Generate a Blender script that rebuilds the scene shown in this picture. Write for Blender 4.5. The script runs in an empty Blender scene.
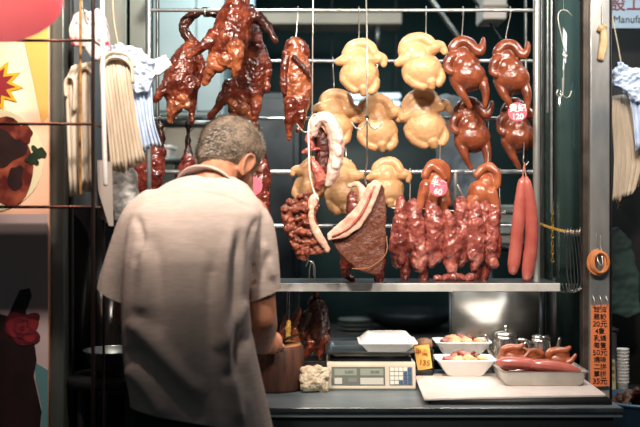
import bpy, bmesh, math, random
from mathutils import Vector, Matrix, Euler
import numpy as np
random.seed(7)
SC = bpy.context.scene
COL = SC.collection
PI = math.pi
F, H, HZ = 1000.0, 1.38, 205.0          # focal length in pixels, eye height, horizon row

def P(x, y, Y, d=0.0):
    """Point seen at photo pixel x, y at distance Y (metres), then moved d pixel-sizes further back."""
    return Vector(((x - 320) / F * Y, Y + d * Y / F, H - (y - HZ) / F * Y))

# ------------------------------------------------------------------ materials
def lin(c):
    return tuple(((v / 255) / 12.92 if v / 255 <= 0.04045 else ((v / 255 + 0.055) / 1.055) ** 2.4) for v in c) + (1.0,)

MATS = {}
def mat(name, col, rough=0.5, metal=0.0, col2=None, scale=8.0, bump=0.0, bscale=40.0, stretch=(1, 1, 1), coat=0.0,
        sss=0.0, emit=None, estr=0.0, contrast=(0.35, 0.65), col3=None, spec=0.5, rough2=None, distort=0.0, bdist=0.004):
    if name in MATS: return MATS[name]
    m = bpy.data.materials.new(name); m.use_nodes = True
    nt = m.node_tree; b = nt.nodes['Principled BSDF']
    b.inputs['Base Color'].default_value = lin(col)
    b.inputs['Roughness'].default_value = rough; b.inputs['Metallic'].default_value = metal
    b.inputs['Coat Weight'].default_value = coat; b.inputs['Coat Roughness'].default_value = 0.12
    b.inputs['Specular IOR Level'].default_value = spec
    if sss:
        b.inputs['Subsurface Weight'].default_value = sss
        b.inputs['Subsurface Radius'].default_value = (1.0, 0.45, 0.25); b.inputs['Subsurface Scale'].default_value = 0.012
    tc = nt.nodes.new('ShaderNodeTexCoord'); mp = nt.nodes.new('ShaderNodeMapping')
    mp.inputs['Scale'].default_value = stretch
    nt.links.new(tc.outputs['Object'], mp.inputs['Vector'])
    if col2:
        n = nt.nodes.new('ShaderNodeTexNoise'); n.inputs['Scale'].default_value = scale
        n.inputs['Detail'].default_value = 5; n.inputs['Distortion'].default_value = distort
        nt.links.new(mp.outputs[0], n.inputs['Vector'])
        r = nt.nodes.new('ShaderNodeValToRGB'); e = r.color_ramp.elements
        e[0].position, e[1].position = contrast
        e[0].color, e[1].color = lin(col), lin(col2)
        if col3:
            q = e.new((contrast[0] + contrast[1]) / 2); q.color = lin(col3)
        nt.links.new(n.outputs['Fac'], r.inputs[0]); nt.links.new(r.outputs[0], b.inputs['Base Color'])
        if rough2 is not None:
            rr = nt.nodes.new('ShaderNodeMapRange'); rr.inputs[3].default_value = rough; rr.inputs[4].default_value = rough2
            nt.links.new(n.outputs['Fac'], rr.inputs[0]); nt.links.new(rr.outputs[0], b.inputs['Roughness'])
    if bump:
        n2 = nt.nodes.new('ShaderNodeTexNoise'); n2.inputs['Scale'].default_value = bscale; n2.inputs['Detail'].default_value = 3
        nt.links.new(mp.outputs[0], n2.inputs['Vector'])
        bp = nt.nodes.new('ShaderNodeBump'); bp.inputs['Strength'].default_value = bump; bp.inputs['Distance'].default_value = bdist
        nt.links.new(n2.outputs['Fac'], bp.inputs['Height']); nt.links.new(bp.outputs[0], b.inputs['Normal'])
        if coat: nt.links.new(bp.outputs[0], b.inputs['Coat Normal'])
    if emit:
        b.inputs['Emission Color'].default_value = lin(emit); b.inputs['Emission Strength'].default_value = estr
    MATS[name] = m
    return m

def glass_mat(name, tint, gloss=0.12, haze=None, dfac=0.0):
    m = bpy.data.materials.new(name); m.use_nodes = True; nt = m.node_tree
    nt.nodes.remove(nt.nodes['Principled BSDF']); out = nt.nodes['Material Output']
    t = nt.nodes.new('ShaderNodeBsdfTransparent'); t.inputs[0].default_value = lin(tint)
    g = nt.nodes.new('ShaderNodeBsdfGlossy'); g.inputs['Roughness'].default_value = 0.05
    fr = nt.nodes.new('ShaderNodeFresnel'); fr.inputs[0].default_value = 1.5
    ad = nt.nodes.new('ShaderNodeMath'); ad.operation = 'ADD'; ad.inputs[1].default_value = gloss
    mx = nt.nodes.new('ShaderNodeMixShader')
    nt.links.new(fr.outputs[0], ad.inputs[0]); nt.links.new(ad.outputs[0], mx.inputs[0])
    nt.links.new(t.outputs[0], mx.inputs[1]); nt.links.new(g.outputs[0], mx.inputs[2]); nt.links.new(mx.outputs[0], out.inputs[0])
    if haze:                                           # diffuse tone mixed in to brighten the pane, standing in for reflected light
        df = nt.nodes.new('ShaderNodeBsdfDiffuse'); df.inputs[0].default_value = lin(haze)
        m2 = nt.nodes.new('ShaderNodeMixShader'); m2.inputs[0].default_value = dfac
        nt.links.new(mx.outputs[0], m2.inputs[1]); nt.links.new(df.outputs[0], m2.inputs[2]); nt.links.new(m2.outputs[0], out.inputs[0])
    return m

# ------------------------------------------------------------------ objects
def thing(name, label, cat, loc, group=None, rot=(0, 0, 0)):
    o = bpy.data.objects.new(name, None); o.empty_display_size = 0.05
    o.location = loc; o.rotation_euler = rot; COL.objects.link(o)
    o['label'] = label; o['category'] = cat
    if group: o['group'] = group
    return o

def tag(o, label, cat, group=None, kind=None):
    o['label'] = label; o['category'] = cat
    if group: o['group'] = group
    if kind: o['kind'] = kind
    return o

def struct(o, label=None):
    o['kind'] = 'structure'
    if label: o['label'] = label
    return o

def base_of(parent):
    v = Vector((0, 0, 0)); p = parent
    while p is not None:
        v += p.location; p = p.parent
    return v

def obj(name, bm, m, parent=None, origin=None, smooth=True, label=None):
    """bm is in world coordinates; the object's origin goes to `origin` (default: parent's place)."""
    me = bpy.data.meshes.new(name)
    o0 = Vector(origin) if origin is not None else (base_of(parent) if parent else Vector((0, 0, 0)))
    bmesh.ops.translate(bm, verts=bm.verts, vec=-o0)
    bmesh.ops.recalc_face_normals(bm, faces=bm.faces)
    bm.to_mesh(me); bm.free()
    if smooth:
        for p in me.polygons: p.use_smooth = True
    for mm in (m if isinstance(m, (list, tuple)) else [m]): me.materials.append(mm)
    o = bpy.data.objects.new(name, me); COL.objects.link(o)
    if parent is not None:
        o.parent = parent; o.location = o0 - base_of(parent)
    else: o.location = o0
    if label: o['label'] = label
    return o

def bev(o, w=0.003, seg=2):
    md = o.modifiers.new('bevel', 'BEVEL'); md.width = w; md.segments = seg; md.limit_method = 'ANGLE'
    for p in o.data.polygons: p.use_smooth = True
    o.data.set_sharp_from_angle(angle=math.radians(40)) if hasattr(o.data, 'set_sharp_from_angle') else None
    return o

# ------------------------------------------------------------------ shapes
def catmull(pts, n=6):
    pts = [Vector(p) for p in pts]
    if len(pts) < 3: return pts if len(pts) > 1 and n < 2 else [pts[0].lerp(pts[-1], i / n) for i in range(n + 1)]
    out = []
    ext = [pts[0] * 2 - pts[1]] + pts + [pts[-1] * 2 - pts[-2]]
    for i in range(1, len(ext) - 2):
        p0, p1, p2, p3 = ext[i - 1:i + 3]
        for k in range(n):
            t = k / n
            out.append(0.5 * ((2 * p1) + (p2 - p0) * t + (2 * p0 - 5 * p1 + 4 * p2 - p3) * t * t + (3 * p1 - p0 - 3 * p2 + p3) * t ** 3))
    out.append(pts[-1]); return out

def sweep(bm, pts, rad, seg=8, n=5, closed=False, flat=None, round_caps=True):
    """Tube through pts (world) with radii; flat=(axis vector, factor) squeezes the section along an axis."""
    rad = list(rad) if isinstance(rad, (list, tuple)) else [rad] * len(pts)
    q = catmull([Vector((p[0], p[1], p[2], r)) for p, r in zip(pts, rad)], n) if len(pts) > 2 else [Vector((*p, r)) for p, r in zip(pts, rad)]
    path = [Vector(v[:3]) for v in q]; rr = [max(v[3], 1e-5) for v in q]
    if round_caps and not closed:
        t0 = (path[0] - path[1]).normalized(); t1 = (path[-1] - path[-2]).normalized()
        pre, post, r0, r1 = [], [], [], []
        for a in (80, 55, 28):
            ca, sa = math.cos(math.radians(a)), math.sin(math.radians(a))
            pre.append(path[0] + t0 * rr[0] * sa); r0.append(rr[0] * ca)
            post.insert(0, path[-1] + t1 * rr[-1] * sa); r1.insert(0, rr[-1] * ca)
        path = pre + path + post; rr = r0 + rr + r1
    m = len(path); rings = []
    up = None
    for i, p in enumerate(path):
        if closed: t = path[(i + 1) % m] - path[(i - 1) % m]
        else: t = path[min(i + 1, m - 1)] - path[max(i - 1, 0)]
        t = t.normalized() if t.length > 1e-9 else Vector((0, 0, 1))
        if up is None:
            up = t.orthogonal().normalized()
        else:
            up = up - t * up.dot(t)
            up = up.normalized() if up.length > 1e-6 else t.orthogonal().normalized()
        s = t.cross(up)
        ring = []
        for k in range(seg):
            a = 2 * PI * k / seg
            v = (up * math.cos(a) + s * math.sin(a)) * rr[i]
            if flat: v = v - flat[0] * v.dot(flat[0]) * (1 - flat[1])
            ring.append(bm.verts.new(p + v))
        rings.append(ring)
    for i in range(m if closed else m - 1):
        a, b = rings[i], rings[(i + 1) % m]
        for k in range(seg): bm.faces.new((a[k], a[(k + 1) % seg], b[(k + 1) % seg], b[k]))
    if not closed:
        bm.faces.new(rings[0][::-1]); bm.faces.new(rings[-1])

def box(bm, c, s, rot=None):
    r = bmesh.ops.create_cube(bm, size=1.0, matrix=Matrix.Translation(c) @ (rot.to_4x4() if rot else Matrix()) @ Matrix.Diagonal((*s, 1)))
    return r['verts']

def box2(bm, a, b):
    a, b = Vector(a), Vector(b)
    return box(bm, (a + b) / 2, (abs(b.x - a.x), abs(b.y - a.y), abs(b.z - a.z)))

def ell(bm, c, r, rot=None, sub=3):
    bmesh.ops.create_icosphere(bm, subdivisions=sub, radius=1.0, matrix=Matrix.Translation(c) @ (rot.to_4x4() if rot else Matrix()) @ Matrix.Diagonal((*r, 1)))

def lathe(bm, c, prof, seg=32, rot=None, cap=True):
    """prof: (radius, height) pairs turned about the local z axis at c."""
    M = Matrix.Translation(c) @ (rot.to_4x4() if rot else Matrix())
    rings = [[bm.verts.new(M @ Vector((r * math.cos(2 * PI * k / seg), r * math.sin(2 * PI * k / seg), z))) for k in range(seg)] for r, z in prof]
    for a, b in zip(rings, rings[1:]):
        for k in range(seg): bm.faces.new((a[k], a[(k + 1) % seg], b[(k + 1) % seg], b[k]))
    if cap: bm.faces.new(rings[0][::-1]); bm.faces.new(rings[-1])

def poly(bm, pts, thick):
    """Closed slab through world points pts, extruded by the vector thick."""
    a = [bm.verts.new(p) for p in pts]; b = [bm.verts.new(Vector(p) + thick) for p in pts]
    n = len(pts)
    f = [bm.faces.new(a), bm.faces.new(b[::-1])]
    for q in f: q.normal_update()
    for k in range(n): bm.faces.new((a[k], b[k], b[(k + 1) % n], a[(k + 1) % n]))
    bmesh.ops.triangulate(bm, faces=f)

TEX = {}
def clouds(scale, depth=2, kind='CLOUDS'):
    k = (scale, depth, kind)
    if k not in TEX:
        t = bpy.data.textures.new('bumps', kind); t.noise_scale = scale
        if kind == 'CLOUDS': t.noise_depth = depth
        TEX[k] = t
    return TEX[k]

def prims_bm(bm, prims, Y):
    s = Y / F
    for p in prims:
        if p[0] == 'c':                                    # chain of (x, y, d, r) in photo pixels at distance Y
            pts = [P(x, y, Y, d) for x, y, d, r in p[1]]
            sweep(bm, pts, [r * s for _, _, _, r in p[1]], seg=12, n=4, flat=p[2] if len(p) > 2 else None)
        elif p[0] == 'e':                                  # ellipsoid x, y, d, rx, ry, rd, tilt
            _, x, y, d, rx, ry, rd = p[:7]
            ell(bm, P(x, y, Y, d), (rx * s, rd * s, ry * s), Matrix.Rotation(math.radians(p[7] if len(p) > 7 else 0), 3, 'Y'))
        elif p[0] == 'p':                                  # slab from a pixel outline between depths d0, d1
            poly(bm, [P(x, y, Y) + Vector((0, p[2] * s, 0)) for x, y in p[1]], Vector((0, (p[3] - p[2]) * s, 0)))

def remesh(o, voxel, smooth=4, disp=()):
    md = o.modifiers.new('r', 'REMESH'); md.mode = 'VOXEL'; md.voxel_size = voxel; md.use_smooth_shade = True
    if smooth:
        sm = o.modifiers.new('s', 'SMOOTH'); sm.factor = 0.5; sm.iterations = smooth
    for st, sc, kind in disp:
        dm = o.modifiers.new('d', 'DISPLACE'); dm.texture = clouds(sc, 2, kind); dm.texture_coords = 'GLOBAL'; dm.strength = st; dm.mid_level = 0.5
    bpy.context.view_layer.update()
    dg = bpy.context.evaluated_depsgraph_get()
    me = bpy.data.meshes.new_from_object(o.evaluated_get(dg))
    me.name = o.data.name
    mats = list(o.data.materials)
    o.modifiers.clear(); o.data = me
    if not me.materials:
        for m in mats: me.materials.append(m)
    for p in me.polygons: p.use_smooth = True
    return o

def blob(name, m, prims, Y, parent, voxel=1.0, smooth=4, disp=(), origin=None, label=None):
    bm = bmesh.new(); prims_bm(bm, prims, Y)
    o = obj(name, bm, m, parent, origin, label=label)
    return remesh(o, voxel * Y / F, smooth, disp)

def text(name, body, size, m, loc, parent, rotz=0.0, tilt=0.0, align='CENTER', bold=0.0, ry=0.0):
    cu = bpy.data.curves.new(name, 'FONT'); cu.body = body; cu.size = size; cu.align_x = align; cu.align_y = 'CENTER'
    cu.extrude = 0.0004; cu.offset = bold
    t = bpy.data.objects.new(name, cu); COL.objects.link(t)
    bpy.context.view_layer.update()
    me = bpy.data.meshes.new_from_object(t.evaluated_get(bpy.context.evaluated_depsgraph_get()))
    bpy.data.objects.remove(t)
    me.materials.clear(); me.materials.append(m)
    o = bpy.data.objects.new(name, me); COL.objects.link(o)
    o.rotation_euler = (PI / 2 + tilt, ry, rotz)
    o.location = Vector(loc) - (base_of(parent) if parent else Vector()); o.parent = parent
    return o

def copy_tree(o, parent=None):
    c = o.copy(); COL.objects.link(c)
    if parent is not None: c.parent = parent
    for ch in list(o.children): copy_tree(ch, c)
    return c
# ================================================================== materials used throughout
STEEL = mat('steel', (176, 178, 178), 0.32, 1.0, (140, 143, 144), 14, bump=0.05, bscale=60, stretch=(1, 1, 0.15))
RAIL = mat('rail_steel', (205, 208, 208), 0.28, 0.75, (176, 178, 176), 30)
DULL = mat('dull_steel', (132, 136, 134), 0.42, 0.9, (92, 96, 95), 10)
DARKST = mat('dark_steel', (60, 66, 70), 0.45, 0.8, (44, 50, 54), 8)
BLACK = mat('black_paint', (22, 23, 24), 0.5)
WIRE = mat('wire', (190, 188, 180), 0.3, 0.85)
BRONZE = mat('bronze_channel', (84, 75, 68), 0.45, 0.4, (60, 52, 46), 20)
TEALW = mat('teal_wall', (40, 66, 66), 0.55, 0, (24, 44, 46), 1.6)
PALE = mat('pale_panel', (158, 176, 178), 0.45, 0, (136, 156, 160), 2.5)
BEIGEP = mat('beige_panel', (176, 168, 150), 0.6, 0, (150, 143, 128), 3)
WHITEP = mat('white_plastic', (232, 230, 226), 0.35)
FOAM = mat('foam', (244, 243, 240), 0.6, bump=0.04, bscale=300)
INK = mat('ink', (26, 18, 16), 0.7)

# ================================================================== the setting
bm = bmesh.new(); box2(bm, (-4, 0.5, -0.04), (4, 8, 0))
struct(obj('floor', bm, mat('floor_tile', (52, 52, 50), 0.3, 0, (36, 36, 36), 5), origin=(0, 4, 0)))
bm = bmesh.new(); box2(bm, (-3, 6.2, 0), (3, 6.3, 2.9)); struct(obj('wall_back', bm, TEALW, origin=(0, 6.2, 0)))
bm = bmesh.new(); box2(bm, (-3, 3.44, 2.8), (3, 6.3, 2.9)); struct(obj('ceiling', bm, mat('ceiling_paint', (70, 74, 74), 0.7), origin=(0, 5, 2.8)))
# tiled pillar behind the poster
bm = bmesh.new(); box2(bm, (-1.9, 3.03, 0), (-0.835, 3.9, 2.8)); struct(obj('wall_left', bm, mat('pillar', (104, 100, 100), 0.5, 0, (88, 84, 86), 4), origin=(-1.3, 3.4, 0)))
bm = bmesh.new(); box2(bm, (1.2, 4.25, 0), (3.0, 4.35, 2.8)); struct(obj('wall_right', bm, mat('neighbour_wall', (44, 42, 40), 0.7, 0, (28, 28, 28), 3), origin=(2, 4.3, 0)))
# steel columns
def column(name, x0, x1, Y, depth, m, z0=0.0, z1=2.8):
    a, b = P(x0, 205, Y).x, P(x1, 205, Y).x
    bm = bmesh.new(); box2(bm, (a, Y, z0), (b, Y + depth, z1))
    o = obj(name, bm, m, origin=((a + b) / 2, Y + depth / 2, z0)); bev(o, 0.004); return struct(o)
COLST = mat('column_steel', (142, 148, 142), 0.38, 0.85, (104, 112, 106), 5, stretch=(1, 1, 0.25))
POSTST = mat('post_steel', (196, 192, 186), 0.36, 0.65, (132, 138, 142), 7, stretch=(1, 1, 0.3), bump=0.08, bscale=50, rough2=0.3)
column('trim_1', 49, 64, 3.04, 0.06, COLST)
column('trim_2', 66, 72, 3.1, 0.03, BLACK)
column('trim_3', 129, 146, 3.62, 0.06, COLST)
column('trim_4', 583, 589.6, 3.52, 0.05, BRONZE)
column('trim_5', 590, 610, 3.50, 0.06, POSTST)
column('trim_6', 610.5, 612.5, 3.51, 0.05, BLACK)
# low dark glazed door left of the stall and the side pane right of the rack
bm = bmesh.new(); box2(bm, (P(66, 0, 3.32).x, 3.32, 0.0), (P(131, 0, 3.32).x, 3.35, 1.372))
d1 = struct(obj('door_1', bm, mat('dark_glass', (10, 11, 11), 0.16, 0, spec=0.6), origin=(-0.76, 3.33, 0)))
bm = bmesh.new(); box2(bm, (P(70, 0, 3.32).x, 3.305, 0.4), (P(74, 0, 3.32).x, 3.32, 1.35)); obj('door_frame', bm, DARKST, d1)
bm = bmesh.new(); box2(bm, (0.845, 3.765, 0.8), (0.98, 3.771, 2.5))
struct(obj('window_1', bm, glass_mat('green_glass', (112, 142, 132), 0.05, (104, 134, 128), .3), origin=(0.91, 3.768, 0.8)))
# pale wall behind the hanging bags, inside the stall
bm = bmesh.new(); box2(bm, (-1.12, 4.1, 1.3), (-0.80, 4.14, 2.6)); struct(obj('wall_side', bm, BEIGEP, origin=(-0.95, 4.1, 1.3)))

# ================================================================== inside the stall, out of focus
def simple_box(name, label, cat, m, x0, y0, x1, y1, Y, depth, extra=None, group=None):
    a, b = P(x0, y1, Y), P(x1, y0, Y)
    t = thing(name, label, cat, ((a.x + b.x) / 2, Y + depth / 2, a.z), group)
    bm = bmesh.new(); box2(bm, (a.x, Y, a.z), (b.x, Y + depth, b.z)); bev(obj('casing', bm, m, t), 0.008)
    return t, a, b
t, a, b = simple_box('wall_cabinet', 'pale blue grey cabinet high inside the stall behind the roast ducks', 'cabinet', PALE, 152, -40, 224, 116, 4.7, 0.4)
bm = bmesh.new(); box2(bm, (a.x + 0.21, 4.685, a.z + 0.02), (b.x - 0.01, 4.7, b.z)); bev(obj('door', bm, PALE, t), 0.006)
bm = bmesh.new(); box2(bm, (a.x + 0.005, 4.685, a.z + 0.02), (a.x + 0.2, 4.7, b.z)); bev(obj('door', bm, PALE, t), 0.006)
t, a, b = simple_box('floor_cabinet', 'grey beige cabinet below the pale blue one, under the hanging ducks', 'cabinet', mat('hood_grey', (150, 146, 134), 0.5), 150, 120, 232, 505, 4.6, 0.35)
bm = bmesh.new(); box2(bm, (a.x, 4.58, b.z - 0.03), (b.x, 4.6, b.z)); obj('lip', bm, DULL, t)
t, a, b = simple_box('tub', 'white plastic tub behind the left shoulder of the man', 'tub', WHITEP, 136, 146, 170, 158, 4.3, 0.15)
bm = bmesh.new(); box2(bm, (a.x - .05, 4.28, a.z - .02), (b.x + .05, 4.52, a.z)); qq = thing('tub_stand', 'narrow stand under the white plastic tub behind the man', 'stand', ((a.x + b.x) / 2, 4.4, 0)); obj('top', bm, DULL, qq)
for q in (a.x - .04, b.x + .02):
    bm = bmesh.new(); box2(bm, (q, 4.3, 0), (q + .02, 4.5, a.z - .02)); obj('leg', bm, DULL, qq)
bm = bmesh.new(); box2(bm, (a.x - 0.01, 4.29, b.z - 0.012), (b.x + 0.01, 4.46, b.z + 0.004)); bev(obj('rim', bm, WHITEP, t), 0.004)
t, a, b = simple_box('wall_shelf', 'beige shelf high inside the stall behind the slim hanging duck', 'shelf', BEIGEP, 222, 12, 402, 24, 5.2, 0.25)
for q in (0.1, 0.8):
    bm = bmesh.new(); box2(bm, (a.x + q, 5.22, a.z - 0.12), (a.x + q + 0.02, 5.44, a.z)); obj('bracket', bm, DULL, t)
t, a, b = simple_box('steel_locker', 'tall dark steel locker inside the stall behind the man', 'locker', DARKST, 222, 92, 300, 330, 5.0, 0.4)
bm = bmesh.new(); box2(bm, (a.x + 0.03, 4.985, a.z + 0.03), (b.x - 0.03, 5.0, b.z - 0.03)); bev(obj('door', bm, DARKST, t), 0.006)
bm = bmesh.new(); sweep(bm, [P(248, 0, 4.92) * Vector((1, 1, 0)) + Vector((0, 0, 2.8)), P(252, 0, 4.92) * Vector((1, 1, 0))], 0.032, seg=16, round_caps=False); tag(obj('reflection_bar', bm, mat('pale_reflection', (176, 206, 220), 0.35)), 'pale blue upright bar standing in for a reflection behind the head of the man', 'reflection bar')  # added solid bar imitating a pale upright reflection
# strip lamp glowing between the two rows of white chickens
t = thing('strip_lamp', 'lit blue white strip lamp seen between the rows of white chickens', 'lamp', P(365, 101, 5.4))
bm = bmesh.new(); box2(bm, P(326, 94, 5.4) + Vector((0, .03, 0)), P(402, 92, 5.4) + Vector((0, .1, 0))); obj('housing', bm, DULL, t)
for x in (332, 396):
    bm = bmesh.new(); v = P(x, 92, 5.46); sweep(bm, [v, Vector((v.x, v.y, 2.8))], .004, seg=6); obj('cord', bm, BLACK, t)
for k in range(2):
    bm = bmesh.new(); sweep(bm, [P(330, 97 + 8 * k, 5.4), P(398, 96 + 8 * k, 5.4)], 0.017, seg=14)
    obj('tube', bm, mat('tube_glow', (220, 238, 245), 0.4, emit=(190, 220, 232), estr=0.75), t)
# clutter upper right
bm = bmesh.new(); sweep(bm, [P(436, 6, 4.5) + (P(436, 6, 4.5) - P(470, 52, 4.5)) * 2.35, P(474, 58, 4.5)], 0.012); tag(obj('steel_tube', bm, DULL), 'thick slanting steel tube behind the top rail at the right', 'tube')
bm = bmesh.new(); sweep(bm, [P(466, -12, 4.4) + (P(466, -12, 4.4) - P(520, 66, 4.4)) * 1.35, P(520, 66, 4.4)], 0.006); tag(obj('steel_tube', bm, DARKST), 'thin dark slanting tube behind the upper brown chickens', 'tube')
t, a, b = simple_box('carton', 'white carton at the top behind the rightmost brown chicken', 'carton', mat('carton_white', (196, 192, 186), 0.6), 483, -14, 507, 19, 4.3, 0.2)
bm = bmesh.new(); box2(bm, (a.x - .004, 4.294, a.z + 0.05), (b.x + .004, 4.3, a.z + 0.062)); obj('tape', bm, BEIGEP, t)
APR = mat('apron_cloth', (108, 122, 132), 0.8, 0, (74, 86, 94), 6, bump=0.5, bscale=14, stretch=(1, 1, .3), bdist=0.02)
def cloth_hang(name, label, cat, m, outline, Y, thick=8, disp=6, parent=None):
    s = Y / F
    return tag(blob(name, m, [('p', outline, -thick / 2, thick / 2)], Y, None, 1.6, 8, [(disp * s, 0.05, 'CLOUDS')], origin=P(sum(p[0] for p in outline) / len(outline), min(p[1] for p in outline), Y)), label, cat)
cloth_hang('hanging_apron', 'grey blue apron hanging behind the lower brown chickens', 'apron', APR, [(432, 98), (445, 94), (470, 100), (486, 150), (490, 205), (440, 208), (436, 160)], 4.5)
t, a, b = simple_box('grey_crate', 'grey crate standing behind the long pink sausages', 'crate', mat('crate_grey', (150, 152, 146), 0.6), 494, 205, 534, 244, 4.3, 0.25)
qq = thing('crate_stand', 'dark stand under the grey crate behind the sausages', 'stand', ((a.x + b.x) / 2, 4.42, 0)); bm = bmesh.new(); box2(bm, (a.x - .03, 4.28, a.z - .03), (b.x + .03, 4.57, a.z)); obj('top', bm, DARKST, qq)
for q in (a.x - .02, b.x):
    bm = bmesh.new(); box2(bm, (q, 4.3, 0), (q + .02, 4.55, a.z - .03)); obj('leg', bm, DARKST, qq)
for q in (0.04, 0.085, 0.13):
    bm = bmesh.new(); box2(bm, (a.x, 4.294, a.z + q), (b.x, 4.3, a.z + q + 0.012)); obj('band', bm, DULL, t)
t, a, b = simple_box('back_table', 'dark table at the back of the stall seen below the steel shelf', 'table', mat('table_dark', (52, 54, 52), 0.5), 250, 338, 470, 348, 4.9, 0.6)
for q in (a.x + 0.03, b.x - 0.07):
    bm = bmesh.new(); box2(bm, (q, 4.95, 0), (q + 0.04, 5.0, a.z)); obj('leg', bm, DARKST, t)
DW = mat('crockery', (120, 124, 118), 0.3)
for k in range(4):
    bm = bmesh.new(); lathe(bm, P(357, 338 - 4.2 * k, 5.0) + Vector((0, 0.15, 0)), [(0.05, 0), (0.09, 0.012), (0.095, 0.017), (0.08, 0.012), (0.0, 0.006)], 24, cap=False)
    tag(obj('plate', bm, DW), ['white plate at the bottom of the dim stack behind the scale', 'white plate second from the bottom of the dim stack behind the scale', 'white plate third from the bottom of the dim stack behind the scale', 'white plate on top of the dim stack behind the scale'][k], 'plate', 'stacked plates on the back table')
t = thing('wok', 'large dim steel wok on the back table behind the foam box', 'wok', P(415, 338, 4.95))
bm = bmesh.new(); lathe(bm, P(415, 338, 4.95) + Vector((0, .25, 0)), [(0.08, 0), (0.19, 0.05), (0.235, 0.11), (0.228, 0.11), (0.18, 0.055), (0.0, 0.012)], 32, cap=False); obj('bowl', bm, DARKST, t)
bm = bmesh.new(); sweep(bm, [P(415, 338, 4.95) + Vector((0.235, .25, .105)), P(415, 338, 4.95) + Vector((0.29, .25, .13)), P(415, 338, 4.95) + Vector((0.235, .2, .105))], 0.008); obj('handle', bm, DULL, t)

# ================================================================== the display rack
CZ0 = .774
YR = 3.46          # front rail
YM = 3.64          # rails in the middle and at the back
rack = thing('display_rack', 'steel rack of rails and posts carrying the hanging meat', 'rack', P(340, 291, YR))
def rail(x0, x1, y, Y, r, m=RAIL, name='rail'):
    bm = bmesh.new(); sweep(bm, [P(x0, y, Y), P(x1, y, Y)], r, seg=12); return obj(name, bm, m, rack)
rail(149, 536, 10.3, YR, 0.0062)
rail(153, 540, 61, YM, 0.0065)
rail(153, 540, 118.5, YM, 0.0065)
rail(153, 536, 172, YM, 0.0085)
rail(153, 536, 226, YM, 0.0075)
fr = P(149, 0, YR).x; fl = P(536.5, 0, YR).x
# the top bar in front, above the picture, with its two ties
YF = 3.30
bm = bmesh.new(); sweep(bm, [Vector((fr, YF, 2.17)), Vector((fl, YF, 2.17))], 0.007, seg=12); obj('rail', bm, RAIL, rack)
for x in (fr, fl):
    bm = bmesh.new(); sweep(bm, [Vector((x, YF, 2.17)), Vector((x, YM, 2.17))], 0.007, seg=10); obj('tie', bm, RAIL, rack)
    bm = bmesh.new(); sweep(bm, [Vector((x, YM, 2.17)), Vector((x, YM, P(0, 285, YM).z))], 0.007, seg=10); obj('post', bm, DULL, rack)
bm = bmesh.new(); sweep(bm, [Vector((fr, YR, 2.17)), Vector((fr, YR, P(0, 286, YR).z))], 0.0085, seg=14); obj('post', bm, RAIL, rack)
bm = bmesh.new(); sweep(bm, [Vector((fl, YR, 2.17)), Vector((fl, YR, P(0, 285, YR).z))], 0.0125, seg=14); obj('post', bm, mat('post_steel_rough', (178, 180, 174), 0.35, 0.7), rack)
for pts in ([(455, 172), (455, 203)], [(457, 186), (466, 203)], [(451, 172), (462, 172)]):
    bm = bmesh.new(); sweep(bm, [P(x, y, YM, -3) for x, y in pts], 0.008, seg=10); obj('bracket', bm, RAIL, rack)
# thin slotted steel rods right of the rack
for k, (x, y0, y1, r, m, lb) in enumerate([(541.5, -20, 205, .0045, DULL, 'thin dull steel rod just right of the rack post'), (547.5, -20, 112, .004, RAIL, 'short bright steel rod hanging beside the window pane'), (551.5, -20, 212, .0045, RAIL, 'long bright steel rod nearest the hanging hook chain')]):
    Yq = 3.6
    bm = bmesh.new(); sweep(bm, [Vector((P(x, 0, Yq).x, Yq, 2.8)), P(x, y1, Yq)], r, seg=10)
    tag(obj('steel_rod', bm, m, origin=P(x, y0, Yq)), lb, 'rod', 'steel rods beside the window pane')
column('trim_7', 554, 556.5, 3.7, 0.02, BLACK)
column('trim_8', 540, 545, 3.72, 0.03, BLACK)

# ================================================================== the shelf under the meat
sh = thing('steel_shelf', 'long stainless steel shelf below the hanging meat', 'shelf', P(415, 291, 3.36))
a, b = P(258, 283.5, 3.36), P(560, 291.5, 3.36)
bm = bmesh.new(); box2(bm, (a.x, 3.362, a.z - 0.006), (b.x, 3.60, a.z)); bev(obj('board', bm, STEEL, sh), 0.002)
bm = bmesh.new(); box2(bm, (a.x, 3.355, b.z), (b.x, 3.363, a.z + 0.001)); bev(obj('front_lip', bm, mat('lip_steel', (222, 222, 216), 0.42, 0.25, (190, 190, 186), 9), sh), 0.002)
for x in (a.x + .03, b.x - .022):
    bm = bmesh.new(); box2(bm, (x, 3.56, CZ0), (x + .018, 3.58, a.z - .006)); obj('leg', bm, DARKST, sh)
SHZ = a.z
# stainless back plate under the shelf, right half
t = thing('back_plate', 'brushed stainless plate standing below the right half of the shelf', 'panel', (P(500, 0, 3.68).x, 3.69, 0.775))
a, b = P(451, 370, 3.68), P(546, 292, 3.68)
bm = bmesh.new(); box2(bm, (a.x, 3.68, 0.775), (b.x, 3.69, b.z)); obj('sheet', bm, mat('brushed', (176, 172, 164), 0.34, 0.9, (150, 148, 142), 6, stretch=(0.2, 1, 3), bump=0.05, bscale=80), t)
bm = bmesh.new(); box2(bm, (a.x - .008, 3.674, 0.775), (a.x, 3.69, b.z)); obj('edge_strip', bm, DARKST, t)
# dark side pane low at the right end of the counter
bm = bmesh.new(); box2(bm, (P(549, 0, 3.69).x, 3.6, 0.775), (P(549, 0, 3.69).x + 0.01, 3.69, SHZ)); struct(obj('trim_9', bm, BLACK, origin=(0.85, 3.65, 0.775)))
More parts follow.
